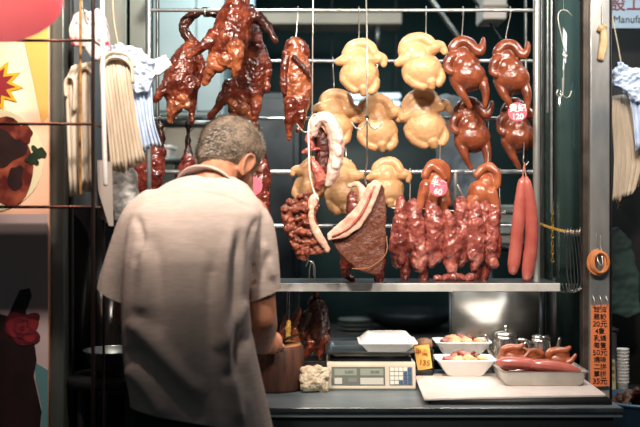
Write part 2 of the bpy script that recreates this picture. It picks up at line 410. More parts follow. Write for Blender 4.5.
# ================================================================== meat materials
DUCK = mat('roast_duck_skin', (64, 22, 14), 0.3, 0, (168, 92, 56), 26, bump=0.5, bscale=70, coat=0.5, contrast=(0.28, 0.8), col3=(106, 42, 24), distort=.6, bdist=.005)
DUCKD = mat('dark_duck_skin', (34, 16, 12), 0.32, 0, (92, 44, 28), 36, bump=0.6, bscale=80, coat=0.5, contrast=(0.3, 0.75))
DUCKO = mat('orange_duck_skin', (100, 42, 24), 0.32, 0, (180, 104, 62), 30, bump=0.7, bscale=70, coat=0.4, contrast=(0.3, 0.75))
SOY = mat('soy_chicken_skin', (98, 46, 28), 0.3, 0, (164, 94, 60), 20, bump=0.3, bscale=110, coat=0.45, contrast=(0.3, 0.75), col3=(128, 64, 40))
SOYL = mat('light_soy_skin', (142, 70, 44), 0.28, 0, (188, 112, 76), 20, bump=0.18, bscale=90, coat=0.45, contrast=(0.3, 0.75))
WHITECH = mat('poached_chicken_skin', (200, 150, 102), 0.42, 0, (220, 178, 132), 12, bump=0.25, bscale=90, coat=0.12, contrast=(0.35, 0.7), sss=0.05)
CHAR = mat('char_siu_glaze', (96, 38, 32), 0.28, 0, (214, 150, 130), 22, bump=0.5, bscale=70, coat=0.4, contrast=(0.32, 0.76), col3=(160, 84, 74), distort=.5)
CHARD = mat('dark_char_siu', (70, 22, 18), 0.25, 0, (136, 58, 46), 34, bump=0.6, bscale=70, coat=0.6)
SAUS = mat('sausage_skin', (166, 80, 72), 0.3, 0, (188, 104, 92), 12, coat=0.4, bump=0.05, bscale=100)
CRUST = mat('roast_pork_crust', (78, 40, 28), 0.45, 0, (130, 76, 56), 90, bump=0.6, bscale=220, contrast=(0.3, 0.75))
RIBM = mat('rib_meat', (78, 30, 20), 0.45, 0, (158, 84, 58), 50, bump=0.8, bscale=80, contrast=(0.3, 0.75), coat=0.2)
FAT = mat('pork_fat', (226, 186, 164), 0.42, 0, (196, 132, 108), 24, bump=0.3, bscale=60, contrast=(0.4, 0.75), coat=0.2)
CRACK = mat('crackling', (238, 206, 192), 0.4, 0, (216, 166, 148), 22, bump=0.4, bscale=60, contrast=(0.4, 0.7), coat=0.2)
CORE = mat('dark_meat', (44, 16, 12), 0.5, 0, (88, 34, 26), 40, bump=0.6, bscale=80)
REDM = mat('red_meat', (150, 62, 54), 0.35, 0, (196, 116, 100), 40, bump=0.6, bscale=80, coat=0.3)
YELSK = mat('yellow_skin', (214, 168, 84), 0.4)

def hook(label, x, yr, xb, yb, Y, Yr=None, group='wire hooks holding the hanging meat', r=0.0022, eye=2.5):
    Yr = Yr or Y; k = Y / F
    p = [P(x, yr + 4, Yr, 3.2), P(x, yr - 1.5, Yr, 2.8), P(x, yr - 3.4, Yr, 0), P(x, yr - 1.5, Yr, -2.8), P(x, yr + 5, Yr, -2.5), P((x + xb) / 2, (yr + yb) / 2, (Y + Yr) / 2, -1), P(xb, yb - 4, Y), P(xb, yb + 2, Y), P(xb + eye, yb + 5, Y), P(xb + 2 * eye, yb + 2, Y)]
    bm = bmesh.new(); sweep(bm, p, r, seg=6, n=4)
    return tag(obj('meat_hook', bm, WIRE, origin=P(x, yr, Yr)), label, 'hook', group)

def prim_dist(prims, Y, c):
    """Rough signed distance of points c (n x 3) to the shapes in prims."""
    best = np.full(len(c), 1e9); k = Y / F
    for p in prims:
        if p[0] == 'c':
            q = [(np.array(P(x, y, Y, d)), r * k) for x, y, d, r in p[1]]
            for (p0, r0), (p1, r1) in zip(q, q[1:]):
                v = p1 - p0; t = np.clip(((c - p0) @ v) / (v @ v), 0, 1)
                best = np.minimum(best, np.linalg.norm(c - p0 - t[:, None] * v, axis=1) - (r0 + (r1 - r0) * t))
        else:
            _, x, y, d, rx, ry, rd = p[:7]; o = np.array(P(x, y, Y, d)); R = np.array(Matrix.Rotation(math.radians(p[7] if len(p) > 7 else 0), 3, 'Y'))
            l = (c - o) @ R / (np.array((rx, rd, ry)) * k); best = np.minimum(best, (np.linalg.norm(l, axis=1) - 1) * min(rx, ry, rd) * k)
    return best

def bird(name, label, cat, Y, parts, hang, group, m, vox=0.75, disp=(1.2, .022)):
    """One smooth surface grown over all the shapes, then divided into its parts (body, neck, wings, legs ...)."""
    t = thing(name, label, cat, P(hang[0], hang[1], Y), group); k = Y / F; dk = cat == 'duck'
    bm = bmesh.new(); prims_bm(bm, [q for p in parts for q in p[1]], Y)
    tmp = obj('tmp', bm, m, None, t.location)
    remesh(tmp, min(vox, .75) * k, 4, [(4.0 * k, .035, 'CLOUDS'), (1.9 * k, .013, 'CLOUDS')] if dk else [(disp[0] * k, disp[1], 'CLOUDS')])
    me = tmp.data; nv, nf = len(me.vertices), len(me.polygons)
    co = np.empty(nv * 3); me.vertices.foreach_get('co', co); co = co.reshape(-1, 3)
    no = np.empty(nv * 3); me.vertices.foreach_get('normal', no); no = no.reshape(-1, 3)
    pol = [tuple(f.vertices) for f in me.polygons]; cen = np.array([co[list(f)].mean(0) for f in pol]) + np.array(t.location)
    D = np.stack([prim_dist(p[1], Y, cen) + (0.0 if p[0] != 'body' else -.6 * k) for p in parts]); own = D.argmin(0)
    for i, p in enumerate(parts):
        ids = np.nonzero(own == i)[0]
        if len(ids) < 12: continue
        vs = sorted({v for f in ids for v in pol[f]}); mp = {v: j for j, v in enumerate(vs)}
        pm = bpy.data.meshes.new(p[0]); pm.from_pydata(co[vs].tolist(), [], [tuple(mp[v] for v in pol[f]) for f in ids])
        for f in pm.polygons: f.use_smooth = True
        pm.normals_split_custom_set_from_vertices(no[vs].tolist()); pm.materials.append(p[2] if len(p) > 2 else m)
        o = bpy.data.objects.new(p[0], pm); COL.objects.link(o); o.parent = t
    bpy.data.objects.remove(tmp)
    return t

# ------------------------------------------------------------------ roast ducks
GD = 'roast ducks on the left of the rack'
YD = 3.5
bird('roast_duck', 'dark roast duck hanging leftmost on the rack beside the pale blue bags', 'duck', 3.52, [
    ('body', [('c', [(192, 44, 0, 7), (187, 56, 0, 13), (182, 74, 0, 17), (178, 92, 0, 16), (176, 105, -2, 9)])]),
    ('neck', [('c', [(216, 15, -4, 3.5), (204, 12, -2, 4.5), (191, 16, 0, 5), (184, 26, 0, 5.2), (187, 36, 0, 5.5), (194, 44, 0, 6)])], DUCKD),
    ('wing', [('c', [(172, 82, -8, 7), (163, 93, -10, 5), (157, 101, -9, 2.6)])]),
    ('wing', [('c', [(199, 58, -6, 5), (203, 72, -8, 4), (199, 86, -8, 2.5)])]),
    ('tail', [('c', [(175, 104, -6, 7.5), (174, 112, -8, 6), (172, 121, -8, 3.4)])], DUCKO),
    ('leg', [('c', [(190, 84, -8, 9), (193.5, 100, -9, 5.5), (192.5, 113, -9, 3), (193, 122, -9, 2.4)])]),
    ('belly_flap', [('e', 184, 100, -12, 7, 5, 5, 20), ('e', 178, 107, -10, 6, 6, 5), ('e', 189, 106, -10, 5, 5, 4)], DUCKO),
], (205, 10), GD, DUCK)
bird('roast_duck', 'glossy roast duck hanging in front of the other two by its dark neck', 'duck', 3.34, [
    ('body', [('c', [(238, 2, 0, 12), (235, 18, 0, 18), (230, 38, 0, 20), (223, 54, -2, 15), (219, 64, -3, 10)])]),
    ('neck', [('c', [(240, -34, 0, 5), (239, -18, 0, 7), (238, -4, 0, 12)])], DUCKD),
    ('wing', [('c', [(216, 38, -10, 8), (205, 48, -13, 5.5), (190, 59, -13, 2.6)])]),
    ('wing', [('c', [(250, 14, 2, 8), (264, 22, 2, 5.5), (275, 40, 0, 2.8)])], DUCKD),
    ('leg', [('c', [(217, 60, -8, 9), (211, 72, -9, 6), (206, 84, -8, 3)])], DUCKO),
    ('leg', [('c', [(236, 50, -12, 10), (238, 64, -14, 6), (236, 78, -13, 2.8)])], DUCKO),
    ('belly_flap', [('e', 226, 62, -16, 8, 6, 5, -10), ('e', 219, 68, -12, 7, 6, 5), ('e', 231, 66, -14, 5, 5, 4)], DUCKO),
], (240, -34), GD, DUCK)
bird('roast_duck', 'roast duck hanging directly above the head of the man, behind the glossy one', 'duck', 3.54, [
    ('body', [('c', [(254, 40, 0, 9), (254, 58, 0, 16), (250, 78, 0, 18), (244, 96, 0, 17), (241, 108, -2, 13)])]),
    ('neck', [('c', [(252, 8, 0, 4), (253, 22, 0, 5), (254, 40, 0, 8)])], DUCKD),
    ('wing', [('c', [(262, 54, -4, 6), (268, 68, -5, 4.2), (268, 80, -5, 3.4), (267, 91, -5, 3)])]),
    ('tail', [('c', [(240, 104, -8, 8), (235, 114, -9, 5), (238, 121, -8, 3)])]),
    ('leg', [('c', [(231, 88, -10, 9), (221, 105, -11, 5), (211, 118, -10, 2.6)])]),
    ('leg', [('c', [(254, 96, -9, 9), (256, 113, -10, 5), (253.5, 130, -9, 2.6)])]),
    ('belly_flap', [('e', 243, 110, -12, 8, 6, 6), ('e', 234, 106, -12, 6, 6, 5, 30), ('e', 248, 116, -10, 5, 6, 5)], DUCKO),
], (252, 8), GD, DUCK)
bird('roast_duck', 'slim roast duck hanging alone right of the group of ducks', 'duck', 3.44, [
    ('body', [('c', [(296, 46, 0, 8), (296, 58, 0, 12), (297, 78, 0, 14), (297, 98, 0, 14), (297, 112, 0, 11)])], DUCKO),
    ('neck', [('c', [(286, 50, -4, 2.2), (290, 45, -3, 4.5), (297, 44, -1, 6.5), (303, 52, 0, 8)])]),
    ('wing', [('c', [(287, 56, -8, 5), (284, 74, -10, 4), (285, 94, -10, 3)])]),
    ('wing', [('c', [(294, 60, -13, 3), (302, 68, -14, 3), (311, 79, -10, 2.4)])], DUCKD),
    ('leg', [('c', [(292, 104, -8, 8), (290, 122, -9, 5), (289, 139, -8, 2.5)])]),
    ('leg', [('c', [(301, 102, -7, 8), (301, 118, -8, 5.5), (299, 130, -8, 3)])]),
], (297, 40), GD, DUCK)
hook('wire hook at the neck of the leftmost roast duck', 205, 10.3, 203, 12, 3.52, YR)
hook('wire hook above the roast duck over the head of the man', 250, 10.3, 251, 14, 3.54, YR)
hook('long wire hook holding the slim roast duck', 298, 10.3, 296, 41, 3.44, YR)
bm = bmesh.new(); sweep(bm, [Vector((P(240, 0, 3.34).x, 3.30, 2.17)) + Vector(q) for q in ((0, .008, -.02), (0, .009, .006), (0, 0, .0115), (0, -.009, .004), (0, -.004, -.03))] + [P(240, -34, 3.34), P(243, -20, 3.34)], 0.0024, seg=6)
tag(obj('meat_hook', bm, WIRE, origin=(P(240, 0, 3.34).x, 3.30, 2.17)), 'wire hook of the glossy front roast duck, at the top', 'hook', 'wire hooks holding the hanging meat')
# two darker roasts behind the man
bird('roast_duck', 'dark red roast low behind the left shoulder of the man', 'duck', 3.6, [
    ('body', [('c', [(158, 152, 0, 8), (152, 170, 0, 14), (146, 186, 0, 13), (142, 196, 0, 8)])], CHARD),
    ('leg', [('c', [(140, 170, -6, 6), (136, 186, -6, 4), (135, 194, -6, 2.5)])], CHARD),
    ('neck', [('c', [(160, 126, 0, 3), (160, 140, 0, 5), (158, 154, 0, 7)])], DUCKD)], (160, 124), 'dark roasts behind the man', DUCKD)
hook('wire hook of the dark roast behind the left shoulder of the man', 160, 118.5, 160, 126, 3.6, YM)
bird('roast_duck', 'red roast with a pink tag partly hidden behind the head of the man', 'duck', 3.56, [
    ('body', [('c', [(258, 150, 0, 7), (259, 166, 0, 11), (259, 184, 0, 12), (256, 200, 0, 12), (252, 214, 0, 8)])], CHARD),
    ('neck', [('c', [(257, 126, 0, 3), (257, 138, 0, 4), (258, 152, 0, 7)])], DUCKD),
    ('leg', [('c', [(265, 196, -4, 6), (267, 210, -4, 4)])], CHARD)], (257, 124), 'dark roasts behind the man', DUCKD)
hook('wire hook of the red roast with the pink tag behind the man', 257, 118.5, 257, 126, 3.56, YM)
bird('roast_duck', 'small dark roast showing just above the collar of the man', 'duck', 3.66, [
    ('body', [('c', [(188, 160, 0, 7), (186, 172, 0, 10), (184, 186, 0, 9)])], CHARD),
    ('neck', [('c', [(188, 124, 0, 2.4), (188, 142, 0, 3), (188, 160, 0, 6)])], DUCKD)], (188, 122), 'dark roasts behind the man', DUCKD)
hook('wire hook of the small roast above the collar of the man', 188, 118.5, 188, 126, 3.66, YM)

# ------------------------------------------------------------------ white poached chickens
GW = 'white poached chickens on the rack'
def white_chicken(label, cx, cy, Y, s=1.0, mirror=False, tilt=0.0, seed=1, hang=None):
    rnd = random.Random(seed); mx = -1 if mirror else 1
    ca, sa = math.cos(math.radians(tilt)), math.sin(math.radians(tilt))
    def q(x, y, d, *r):
        x = x * mx * s; y = y * s
        return (cx + x * ca - y * sa + rnd.uniform(-.6, .6), cy + x * sa + y * ca + rnd.uniform(-.6, .6), d * s) + tuple(v * s for v in r)
    def C(*pts): return ('c', [q(*p) for p in pts])
    def E(*p): return ('e',) + q(*p)
    return bird('poached_chicken', label, 'chicken', Y, [
        ('body', [E(0, 4, 0, 20.5, 18, 17), E(-2, -13, 1, 17, 15.5, 14), E(1, 3, -5, 16.5, 15, 12.5), E(-1, -9, -4, 14, 14, 11)]),
        ('neck', [C((-13, -12, -2, 7), (-13, -20, -2, 7), (-7, -26, -3, 6.8), (2, -28, -5, 6.2), (9, -25, -7, 5.6), (12, -19, -9, 5.4))]),
        ('wing', [C((-10, -12, -4, 8), (-17, -10, -5, 6.2), (-23, -7.5, -5, 3.8))]),
        ('wing', [C((9, -14, -6, 7), (16, -15, -7, 7), (22, -14, -7, 5), (23.5, -9, -8, 3.4))]),
        ('leg', [C((-14, 9, -5, 6.5), (-10, 16, -7, 5.2), (-4, 20, -8, 4.2))]),
        ('leg', [C((14, 9, -4, 6.5), (15.5, 15, -6, 5.2), (13, 20, -7, 4.2))]),
        ('tail', [C((4, 17, -9, 5.5), (5, 21.5, -8, 4))]),
    ], hang or (cx, cy - 35 * s), GW, WHITECH, 0.9, (1.4, .035))
white_chicken('white poached chicken at upper left with a wire crossing its breast', 360, 72, 3.46, 0.98, False, 4, 3)
white_chicken('white poached chicken at upper right next to the brown ones', 421.5, 67, 3.46, 1.02, False, -12, 4)
white_chicken('white poached chicken behind the pale pork roll, left of the middle row', 334, 122, 3.6, 0.98, False, 12, 5)
white_chicken('white poached chicken in the centre of the middle row with a hook before it', 377, 127.5, 3.6, 1.0, False, 0, 6)
white_chicken('white poached chicken at the right end of the middle row', 425, 124, 3.6, 1.06, False, -8, 8)
white_chicken('white poached chicken in the lower row above the roast belly', 343, 190, 3.58, 0.98, True, -18, 9)
white_chicken('white poached chicken at the right of the lower row beside the roast belly', 387, 186, 3.62, 0.86, False, 6, 10)
white_chicken('white poached chicken mostly hidden behind the roast ribs', 310, 184, 3.66, 0.8, True, 10, 11)
for x, yr, xb, yb, Y, Yr, lb in [(359, 10.3, 359, 39, 3.46, YR, 'wire hook of the upper left white chicken'), (426, 10.3, 426, 34, 3.46, YR, 'wire hook of the upper right white chicken'),
        (333, 61, 334, 88, 3.6, YM, 'wire hook of the white chicken behind the pork roll'), (377, 61, 377, 95, 3.6, YM, 'wire hook of the central white chicken'),
        (424, 61, 424, 90, 3.6, YM, 'wire hook of the right white chicken in the middle row'), (345, 118.5, 346, 158, 3.58, YM, 'wire hook of the white chicken above the roast belly'),
        (385, 118.5, 385, 158, 3.62, YM, 'wire hook of the lower right white chicken'), (311, 118.5, 311, 158, 3.66, YM, 'wire hook of the white chicken behind the ribs')]:
    hook(lb, x, yr, xb, yb, Y, Yr)

# ------------------------------------------------------------------ brown soy chickens
GS = 'brown soy chickens on the right of the rack'
def soy_chicken(label, cx, cy, Y, s=1.0, tilt=0.0, seed=1, wx=1.0, legs=3, m=SOY):
    rnd = random.Random(seed)
    ca, sa = math.cos(math.radians(tilt)), math.sin(math.radians(tilt))
    def q(x, y, d, *r):
        x = x * s * wx; y = y * s
        return (cx + x * ca - y * sa + rnd.uniform(-.5, .5), cy + x * sa + y * ca + rnd.uniform(-.5, .5), d * s) + tuple(v * s for v in r)
    def C(*pts): return ('c', [q(*p) for p in pts])
    def E(*p): return ('e',) + q(*p)
    parts = [('body', [E(0, 1, 0, 18.5, 16, 16), E(-3, -10, 1, 15.5, 14, 13), E(-6, -19, 1, 12, 11, 10), E(0, 3, -5, 13, 11, 10), E(-1, -6, -5, 10, 13, 10)]),
        ('neck', [C((-13, -17, 0, 6.5), (-14, -26, -1, 6.6), (-8, -32.5, -2, 6.2), (1, -31, -4, 5.4), (6, -25, -7, 5), (11, -22, -8, 4.8), (14, -28, -8, 3.6), (14.5, -34, -7, 2.4))]),
        ('wing', [C((-13, -20, -2, 6), (-19, -15, -5, 5.2), (-20.5, -6, -6, 4.4), (-17, -2, -8, 3.6))])]
    if legs & 1: parts.append(('leg', [C((-11, 8, -3, 6.5), (-8, 16, -6, 5), (-4, 24, -7, 3.6), (1.5, 33, -6, 2.4))]))
    if legs & 2: parts.append(('leg', [C((13, 6, -3, 6.5), (16, 15, -6, 4.8), (17, 24, -7, 3.4), (16.5, 33, -6, 2.3))]))
    return bird('soy_chicken', label, 'chicken', Y, parts, (cx - 5 * s, cy - 42 * s), GS, m, 0.9, (0.9, .03))
soy_chicken('upper brown soy chicken next to the white ones, beak pointing up', 467.7, 75, 3.46, 1.0, 0, 21)
soy_chicken('upper brown soy chicken nearest the right post of the rack', 511, 78, 3.46, 1.0, 2, 22, 0.94)
soy_chicken('lower brown soy chicken beside the white ones, legs spread', 472, 136, 3.58, 1.0, 6, 23)
soy_chicken('lower brown soy chicken behind the upper pink round tag', 518.5, 136, 3.58, 0.98, 4, 24, 1.0, 1)
for x, yr, xb, yb, Y, Yr, lb in [(463, 10.3, 462, 38, 3.46, YR, 'wire hook of the upper brown chicken beside the white ones'), (510, 10.3, 506, 40, 3.46, YR, 'wire hook of the upper brown chicken nearest the post'),
        (466, 61, 466, 98, 3.58, YM, 'wire hook of the lower brown chicken beside the white ones'), (512, 61, 512, 98, 3.58, YM, 'wire hook of the brown chicken behind the pink tag')]:
    hook(lb, x, yr, xb, yb, Y, Yr)
bird('soy_chicken', 'light brown chicken with a round pink tag above the char siu', 'chicken', 3.52, [
    ('body', [('e', 436, 196, 0, 15, 15, 13), ('e', 438, 182, 1, 12, 14, 11), ('e', 440, 202, -4, 11, 9, 9)]),
    ('neck', [('c', [(445, 182, 2, 6), (445, 170, 1, 6), (438, 164, -1, 5.5), (430, 166, -4, 5), (424, 176, -6, 4)]), ('c', [(432, 166, -6, 4), (439, 171, -8, 4), (444, 178, -9, 3)])]),
    ('wing', [('c', [(425, 186, -6, 6.5), (421, 199, -8, 5), (417, 215, -7, 3.4)])]),
    ('tail', [('c', [(441, 204, -8, 5), (444, 212, -9, 3.4)])])], (441, 158), GS, SOYL, 0.9, (0.9, .03))
bird('soy_chicken', 'light brown chicken hanging above the char siu nearest the sausages', 'chicken', 3.52, [
    ('body', [('e', 481, 193, 0, 14, 14, 13), ('e', 486, 184, 1, 11, 12, 11), ('e', 473, 201, -4, 8, 7, 8)]),
    ('neck', [('c', [(493, 190, 2, 6), (494, 176, 1, 6), (490, 167, -1, 5), (482, 169, -4, 4.6), (476, 175, -6, 3.6)]), ('c', [(490, 167, -4, 4.5), (496, 174, -7, 4), (496, 186, -8, 3.4)])]),
    ('leg', [('c', [(490, 194, -7, 7), (494, 207, -9, 5), (493, 220, -8, 3.2)])]),
    ('tail', [('c', [(474, 200, -8, 5), (468, 206, -9, 3.2)])])], (488, 160), GS, SOYL, 0.9, (0.9, .03))
hook('wire hook of the light brown chicken with the pink tag', 441, 118.5, 440, 162, 3.52, YM)
hook('wire hook of the light brown chicken nearest the sausages', 488, 118.5, 488, 164, 3.52, YM)

# ------------------------------------------------------------------ char siu
GC = 'char siu strips in a row above the shelf'
SK = 3.5
bm = bmesh.new(); sweep(bm, [P(392, 208, SK), P(505, 213, SK)], 0.0028, seg=8); sw = obj('skewer', bm, WIRE, origin=P(392, 208, SK)); tag(sw, 'long thin skewer running through the tops of the char siu strips', 'skewer')
hook('wire hook at the left end of the char siu skewer', 410, 172, 410, 205, SK, YM)
hook('wire hook at the right end of the char siu skewer', 499, 172, 500, 209, SK, YM)
strips = [([(401, 198, 0, 4), (401, 214, 0, 6.5), (399, 234, -1, 7), (398, 252, -1, 7.5), (397, 264, 0, 5)], 'char siu strip at the left end, pale and fatty at its tip'),
    ([(412, 204, -2, 6), (415, 220, -3, 8.5), (416, 238, -3, 9), (419, 256, -3, 9), (420, 266, -2, 6)], 'char siu strip second from the left with dark edges'),
    ([(432, 205, 0, 7), (434, 220, -2, 10), (434, 238, -2, 10), (432, 254, -1, 9), (432, 261, -1, 6)], 'broad char siu strip under the tagged chicken'),
    ([(446, 212, -4, 4), (449, 228, -6, 7.5), (450, 246, -6, 8.5), (450, 262, -5, 7), (451, 268, -4, 4)], 'pale char siu strip in the middle of the row, pointed top'),
    ([(460, 204, 0, 7), (462, 220, 0, 9), (463, 238, 0, 9.5), (462, 254, 0, 7), (461, 262, 0, 5)], 'char siu strip fourth from the right end of the row'),
    ([(474, 203, -3, 5), (474, 220, -4, 8), (475, 240, -4, 9.5), (475, 256, -4, 8), (474, 266, -3, 5)], 'char siu strip third from the right end of the row'),
    ([(484, 205, 1, 6), (485, 222, 2, 8), (484, 240, 2, 8), (484, 254, 2, 6)], 'char siu strip tucked behind its neighbours near the right end'),
    ([(494, 205, -3, 5), (492, 222, -3, 6.5), (490, 242, -3, 8), (491, 256, -3, 7), (493, 263, -2, 4)], 'char siu strip at the right end beside the sausages')]
for k, (pts, lb) in enumerate(strips):
    rnd = random.Random(k)
    t = thing('char_siu', lb, 'char siu', P(pts[0][0], pts[0][1], SK), GC)
    pts = [(x, y, d, r * 1.1) for x, y, d, r in pts]
    lumps = [('c', pts)] + [('e', x + rnd.uniform(-3, 3), y + rnd.uniform(-6, 6), d - 3 + rnd.uniform(-2, 2), r * .75, r * .95, r * .7, rnd.uniform(-30, 30)) for x, y, d, r in pts[1:-1] for _ in range(2)]
    blob('meat', CHAR, lumps, SK, t, 0.9, 2, [(5 * SK / F, .04, 'CLOUDS'), (2.2 * SK / F, .014, 'CLOUDS')])
    x, y, d, r = pts[-2]
    blob('burnt_edge', CHARD, [('c', [(x + r * .75, y - 26, d - 3, 2.2), (x + r * .95, y - 12, d - 3, 2.6), (x + r * .8, y, d - 3, 2)])], SK, t, 0.7, 1, [(1.5 * SK / F, .008, 'CLOUDS')])
low = [([(408, 258, 4, 5), (406, 268, 4, 6), (405, 279, 4, 4)], 'dark char siu end hanging lowest at the left of the row'), ([(424, 262, 4, 4), (424, 272, 2, 4.5), (424, 281, 2, 5)], 'thin char siu end touching the shelf below the broad strip'),
       ([(478, 258, 4, 3.5), (478, 268, 2, 4), (475, 280, 1, 4)], 'thin char siu end touching the shelf below the right strips'), ([(489, 258, 6, 4), (487, 270, 4, 4.5), (484, 281, 4, 4)], 'char siu end reaching the shelf nearest the sausages')]
for pts, lb in low:
    tag(blob('char_siu_end', CHARD, [('c', pts)], SK, None, 0.8, 2, [(2 * SK / F, .012, 'CLOUDS')], origin=P(*pts[0][:2], SK)), lb, 'char siu', 'char siu ends near the shelf')
for k, (x, y, r, lb) in enumerate([(446, 277, 4.5, 'left'), (454, 274, 5.5, ''), (462, 278, 4.5, ''), (469, 275, 5, ''), (438, 279, 4, '')]):
    lb = ['char siu scrap lying on the shelf, second from the left', 'upright char siu scrap in the middle of the pile on the shelf', 'flat char siu scrap right of the middle on the shelf', 'char siu scrap at the right end of the pile on the shelf', 'small char siu scrap at the left end of the pile on the shelf'][k]
    Yk = 3.47; z = SHZ
    c = P(x, y, Yk); rr = r * Yk / F
    bm = bmesh.new(); ell(bm, (c.x, Yk, z + rr * .8), (rr * 1.2, rr, rr * .8), Matrix.Rotation(0.5 * (k % 3) - .4, 3, 'Y'))
    tag(remesh(obj('char_siu_scrap', bm, CHAR, origin=(c.x, Yk, z)), .003, 2, [(.008, .014, 'CLOUDS')]), lb, 'char siu', 'char siu scraps on the shelf')

# ------------------------------------------------------------------ sausages
for k, (pts, lb) in enumerate([([(523, 178, 0, 2.2), (522, 184, 0, 4.6), (519.5, 210, 0, 6.4), (516.5, 240, 0, 6.8), (514, 262, 0, 6.6), (513, 270, 0, 5)], 'long pink sausage, the left of the hanging pair'),
        ([(526, 178, -2, 2.2), (527, 185, -2, 4.6), (530.5, 210, -2, 6.2), (531, 240, -2, 6.8), (528, 266, -2, 6.6), (526.5, 276, -2, 5)], 'long pink sausage, the right of the hanging pair')]):
    t = thing('sausage', lb, 'sausage', P(pts[0][0], pts[0][1], 3.46), 'long pink sausages on the rack')
    blob('casing', SAUS, [('c', pts)], 3.46, t, 0.7, 4, [(.8 * 3.46 / F, .05, 'CLOUDS')])
    bm = bmesh.new(); sweep(bm, [P(524.5, 163, 3.46), P(524 + (k * 2 - 1), 171, 3.46), P(*pts[0][:2], 3.46, pts[0][2])], 0.0022, seg=6); obj('string', bm, mat('pink_string', (190, 120, 104), .7), t)
hook('wire hook holding the strings of the pink sausages', 524.5, 118.5, 523.5, 160, 3.46, YM)

# ------------------------------------------------------------------ roast pork
YP = 3.28
t = thing('pork_roll', 'pale rolled roast pork with a dark core hanging before the white chickens', 'pork', P(318, 112, YP), 'cuts of roast pork hanging in front')
blob('fat', CRACK, [('c', [(313, 134, 0, 4.5), (315, 124, 0, 6.5), (321, 118.5, 0, 7), (329, 121, 0, 7.5), (334, 131, 0, 8), (336.5, 144, 0, 8), (336, 158, 0, 7.5), (333, 172, 0, 7), (328, 184, 0, 4.5)], (Vector((0, 1, 0)), 1.5)),
    ('e', 339, 140, -8, 4.5, 5, 5), ('e', 338, 153, -8, 4.5, 5.5, 5), ('e', 335, 166, -8, 4.5, 5, 5)], YP, t, 0.8, 3, [(2 * YP / F, .02, 'CLOUDS')])
blob('meat', CORE, [('c', [(318, 132, 4, 6), (323, 142, 5, 8), (323, 155, 5, 8), (322, 168, 3, 7), (324, 180, 1, 5)])], YP, t, 0.8, 2, [(3 * YP / F, .014, 'CLOUDS')])
blob('loose_meat', REDM, [('c', [(312, 134, -2, 4), (308, 140, -3, 3.5), (312, 147, -3, 3), (305, 152, -3, 2.6)]), ('c', [(311, 160, -2, 3), (316, 168, -4, 5), (320, 178, -4, 6), (318, 187, -3, 4)]), ('c', [(304, 153, -3, 2.5), (312, 150, -3, 2), (319, 149, -2, 1.6)])], YP, t, 0.7, 1, [(2 * YP / F, .012, 'CLOUDS')])
t = thing('roast_ribs', 'knobbly slab of roast ribs hanging left of the roast belly', 'pork', P(314, 190, YP), 'cuts of roast pork hanging in front')
rnd = random.Random(5)
lum = [('p', [(281, 207), (296, 198), (309, 191), (317, 196), (319, 206), (315, 216), (319, 230), (329, 251), (320, 254), (310, 254), (305, 261), (298, 258), (292, 246), (286, 230), (282, 218)], -9, 9)]
for r0 in range(6):
    for c0 in range(3):
        u = r0 / 5; x = 285 + u * 13 + c0 * 8; y = 208 + u * 46 - c0 * 5
        lum.append(('e', x + rnd.uniform(-3, 3), y + rnd.uniform(-3, 3), -8 + rnd.uniform(-3, 2), rnd.uniform(2.6, 5), rnd.uniform(2.4, 4.4), 4.5, rnd.uniform(-30, 30)))
blob('meat', RIBM, lum, YP, t, 0.8, 2, [(3 * YP / F, .012, 'CLOUDS')])
blob('fat_strip', FAT, [('e', 313.5, 201, -9, 5, 8.5, 3, 18), ('c', [(311, 208, -10, 3), (312, 222, -10, 3.4), (318, 236, -10, 3.6), (327, 250, -9, 2.6)]), ('c', [(316, 226, -9, 2), (323, 239, -9, 2.2), (329, 249, -8, 1.6)])], YP, t, 0.7, 2, [(1.2 * YP / F, .014, 'CLOUDS')])
t = thing('roast_belly', 'big curved piece of brown roast pork belly with a pale fat rim', 'pork', P(366, 178, YP), 'cuts of roast pork hanging in front')
blob('crust', CRUST, [('p', [(331, 240), (343, 236), (357, 227), (368, 211), (374, 196), (379, 183), (384, 188), (385.5, 214), (385, 246), (383, 264), (379, 274), (368, 273), (356, 269), (345, 259), (336, 249)], -10, 12)], YP, t, 0.9, 8, [(2 * YP / F, .03, 'CLOUDS'), (.7 * YP / F, .006, 'CLOUDS')])
blob('fat', FAT, [('p', [(328, 240), (345, 237), (359, 228), (370, 212), (377, 196), (381, 183), (374, 180), (367, 185), (362, 197), (355, 208), (345, 218), (333, 228), (327, 234)], -15, -4), ('c', [(350, 186, 2, 2.4), (357, 184, 0, 3), (362, 190, -2, 4), (364, 200, -4, 5)])], YP, t, 0.8, 3, [(1.6 * YP / F, .02, 'CLOUDS')])
blob('lean_layer', REDM, [('c', [(332, 236, -15, 1.3), (346, 229, -15.5, 1.5), (357, 219, -15.5, 1.6), (365.5, 205, -15.5, 1.6), (371.5, 191, -15, 1.4), (376, 183, -14, 1)])], YP, t, 0.7, 2, [(.8 * YP / F, .01, 'CLOUDS')])
bm = bmesh.new(); sweep(bm, [P(386, 236, YP, -8), P(386, 250, YP, -13), P(379, 260, YP, -14.5), (P(366, 267.5, YP, -14)), P(352, 268, YP, -11)], 0.0018, seg=6); obj('string', bm, mat('twine', (150, 104, 72), .8), t)
